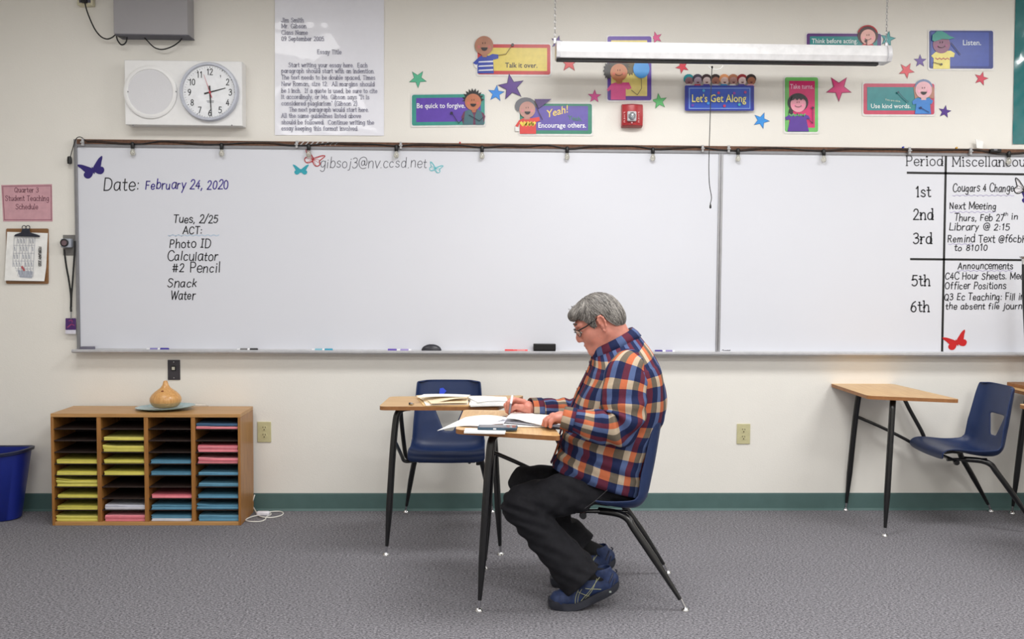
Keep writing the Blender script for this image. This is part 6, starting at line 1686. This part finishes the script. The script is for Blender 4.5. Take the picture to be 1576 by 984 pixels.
# --- shoes
M_SHOE = mat('navy_mesh_shoe', rgb(26, 44, 84), .6, var=.25, vscale=70, bump=.5, bscale=700)
M_SHOED = mat('dark_navy_overlay', rgb(24, 32, 60), .5)
M_SOLE = mat('dark_rubber_sole', rgb(40, 42, 52), .7, var=.15, bump=.4)
def make_shoe(off, ang, piv):
    """running shoe, toe on the floor, heel lifted; built at the near foot then moved"""
    yc = -1.640
    def T(x, z, y=0.0):
        dx, dz = x-piv[0], z-piv[1]; ca, sa = math.cos(ang), math.sin(ang)
        return Vector((piv[0]+dx*ca-dz*sa+off[0], yc+y+off[1], piv[1]+dx*sa+dz*ca+off[2]))
    sh = su([cap(T(.322, .032, 0), T(.335, .034, 0), .033, .036), cap(T(.335, .034, .006), T(.385, .046, .006), .036, .038), cap(T(.335, .034, -.008), T(.385, .046, -.006), .035, .038),
             cap(T(.385, .050), T(.445, .092), .040, .038), cap(T(.445, .086), T(.525, .096), .040, .035), cap(T(.525, .098), T(.545, .122), .033, .030), cap(T(.53, .11), T(.512, .155), .033, .034), cap(T(.445, .094), T(.492, .145), .032, .032)], .016)
    sp0, sn = T(.40, .022), (T(.40, .022)-T(.565, .098)); sn = Vector((-sn.z, 0, sn.x)).normalized()
    if sn.z > 0: sn = -sn
    sn2 = (T(.40, .020)-T(.30, .024)); sn2 = Vector((-sn2.z, 0, sn2.x)).normalized(); sn2 = -sn2 if sn2.z > 0 else sn2
    opn = cap(T(.512, .160), T(.495, .215), .026, .030)
    def f(p):
        d = sh(p); d = d+.0012*np.sin(p[:, 0]*240)*np.clip((.42+off[0]-p[:, 0])*20, 0, 1)
        cut = np.minimum((p-V3(sp0))@V3(sn), (p-V3(T(.40, .018)))@V3(sn2))
        d = np.maximum(d, cut)
        d = -smin(-d, opn(p), .006)
        tp = T(.515, .172); return np.maximum(d, (p-V3(tp))@V3((T(.50, .2)-T(.52, .14)).normalized()))
    c0 = T(.43, .09); v_, f_ = mesh_sdf(f, (c0.x-.18, c0.y-.09, 0.0), (c0.x+.18, c0.y+.09, .26), .0032)
    up_ = np_obj('shoe', v_, f_, M_SHOE, man, 1)
    # sole: cross-sections along the foot
    prof = [(.283, .020, .040, .016), (.292, .006, .042, .032), (.32, .000, .036, .044), (.36, -.002, .030, .049), (.40, .000, .034, .048), (.44, .014, .050, .043), (.48, .033, .070, .040), (.52, .052, .088, .040), (.55, .069, .104, .036), (.568, .082, .112, .027), (.576, .094, .112, .014)]
    P0 = smooth_path([(x, a, 0) for x, a, b_, w_ in prof], 3); P1 = smooth_path([(x, b_, w_) for x, a, b_, w_ in prof], 3)
    rings = []
    for a, b_ in zip(P0, P1):
        w_ = b_.z; rings.append([T(a.x, a.y, -w_*.92), T(a.x, a.y+.004, -w_), T(b_.x, b_.y, -w_*.96), T(b_.x, b_.y, w_*.96), T(a.x, a.y+.004, w_), T(a.x, a.y, w_*.92)])
    so = MB().loft(rings).build('sole', M_SOLE, up_, smooth=True, angle=45)
    from mathutils.bvhtree import BVHTree
    bvh = BVHTree.FromPolygons([tuple(q) for q in v_], [tuple(int(i) for i in q) for q in f_])
    def surf(x, z, g=.0012):
        o_ = T(x, z, -.2); h = bvh.ray_cast(o_, Vector((0, 1, 0)), .4)[0]
        return h+Vector((0, -g, 0)) if h else None
    def stripe(p0, p1, r, m_, nm='side_stripe', bend=0.0):
        pts = []
        for k in range(13):
            t_ = k/12; x = p0[0]+(p1[0]-p0[0])*t_+bend*math.sin(PI*t_)*.5; z = p0[1]+(p1[1]-p0[1])*t_; s_ = surf(x, z)
            if s_: pts.append(s_)
        if len(pts) > 3: MB().tube(pts, r, 6).build(nm, m_, up_, smooth=True)
    M_ST = mat('pale_yellow_piping', rgb(158, 160, 128), .5)
    stripe((.415, .038), (.492, .138), .0014, M_ST); stripe((.428, .040), (.480, .132), .0014, M_ST, bend=.012)
    stripe((.392, .030), (.405, .086), .0014, M_ST, bend=-.012); stripe((.402, .032), (.418, .090), .0012, M_ST, bend=-.012)
    stripe((.432, .094), (.498, .088), .0014, M_ST); stripe((.400, .080), (.450, .058), .0013, M_ST)
    stripe((.53, .115), (.548, .150), .004, M_SHOED, 'heel_overlay'); stripe((.545, .10), (.556, .13), .004, M_SHOED, 'heel_overlay')
    lm = mat('dark_lace', rgb(30, 34, 52), .8)
    for k in range(4):
        x, z = .392+.017*k, .104+.0155*k
        pts = [T(x, z-.010, -.026), T(x-.004, z, -.014), T(x-.005, z+.003, 0), T(x-.004, z, .014), T(x, z-.010, .026)]
        MB().tube(smooth_path(pts, 3), .0025, 6).build('lace', lm, up_, smooth=True)
    MB().tube([T(.556, .140, 0), T(.568, .152, 0), T(.560, .160, 0)], .003, 6).build('heel_tab', lm, up_, smooth=True)
    p0 = T(.535, .078, -.0385); MB().box((p0.x-.004, p0.y-.002, p0.z-.003), (p0.x+.005, p0.y, p0.z+.004)).build('sole_badge', mat('pale_tag', rgb(160, 168, 160), .4), up_)
    return up_
make_shoe((0, 0, 0), 0.0, (.36, 0))
make_shoe((.030, .288, 0), math.radians(3), (.36, 0))
# socks
for a, b, r in ((Yp(897, 886, -1.636), Vector((.498, -1.640, .130)), .036), (Yp(893, 838, -1.352), Vector((.530, -1.352, .145)), .036)):
    MB().tube([a, (a+b)/2, b, b+(b-a).normalized()*.02], [r, r*.98, r*.95, r*.9], 20).build('sock', mat('black_sock', rgb(16, 16, 20), .9), man, smooth=True)
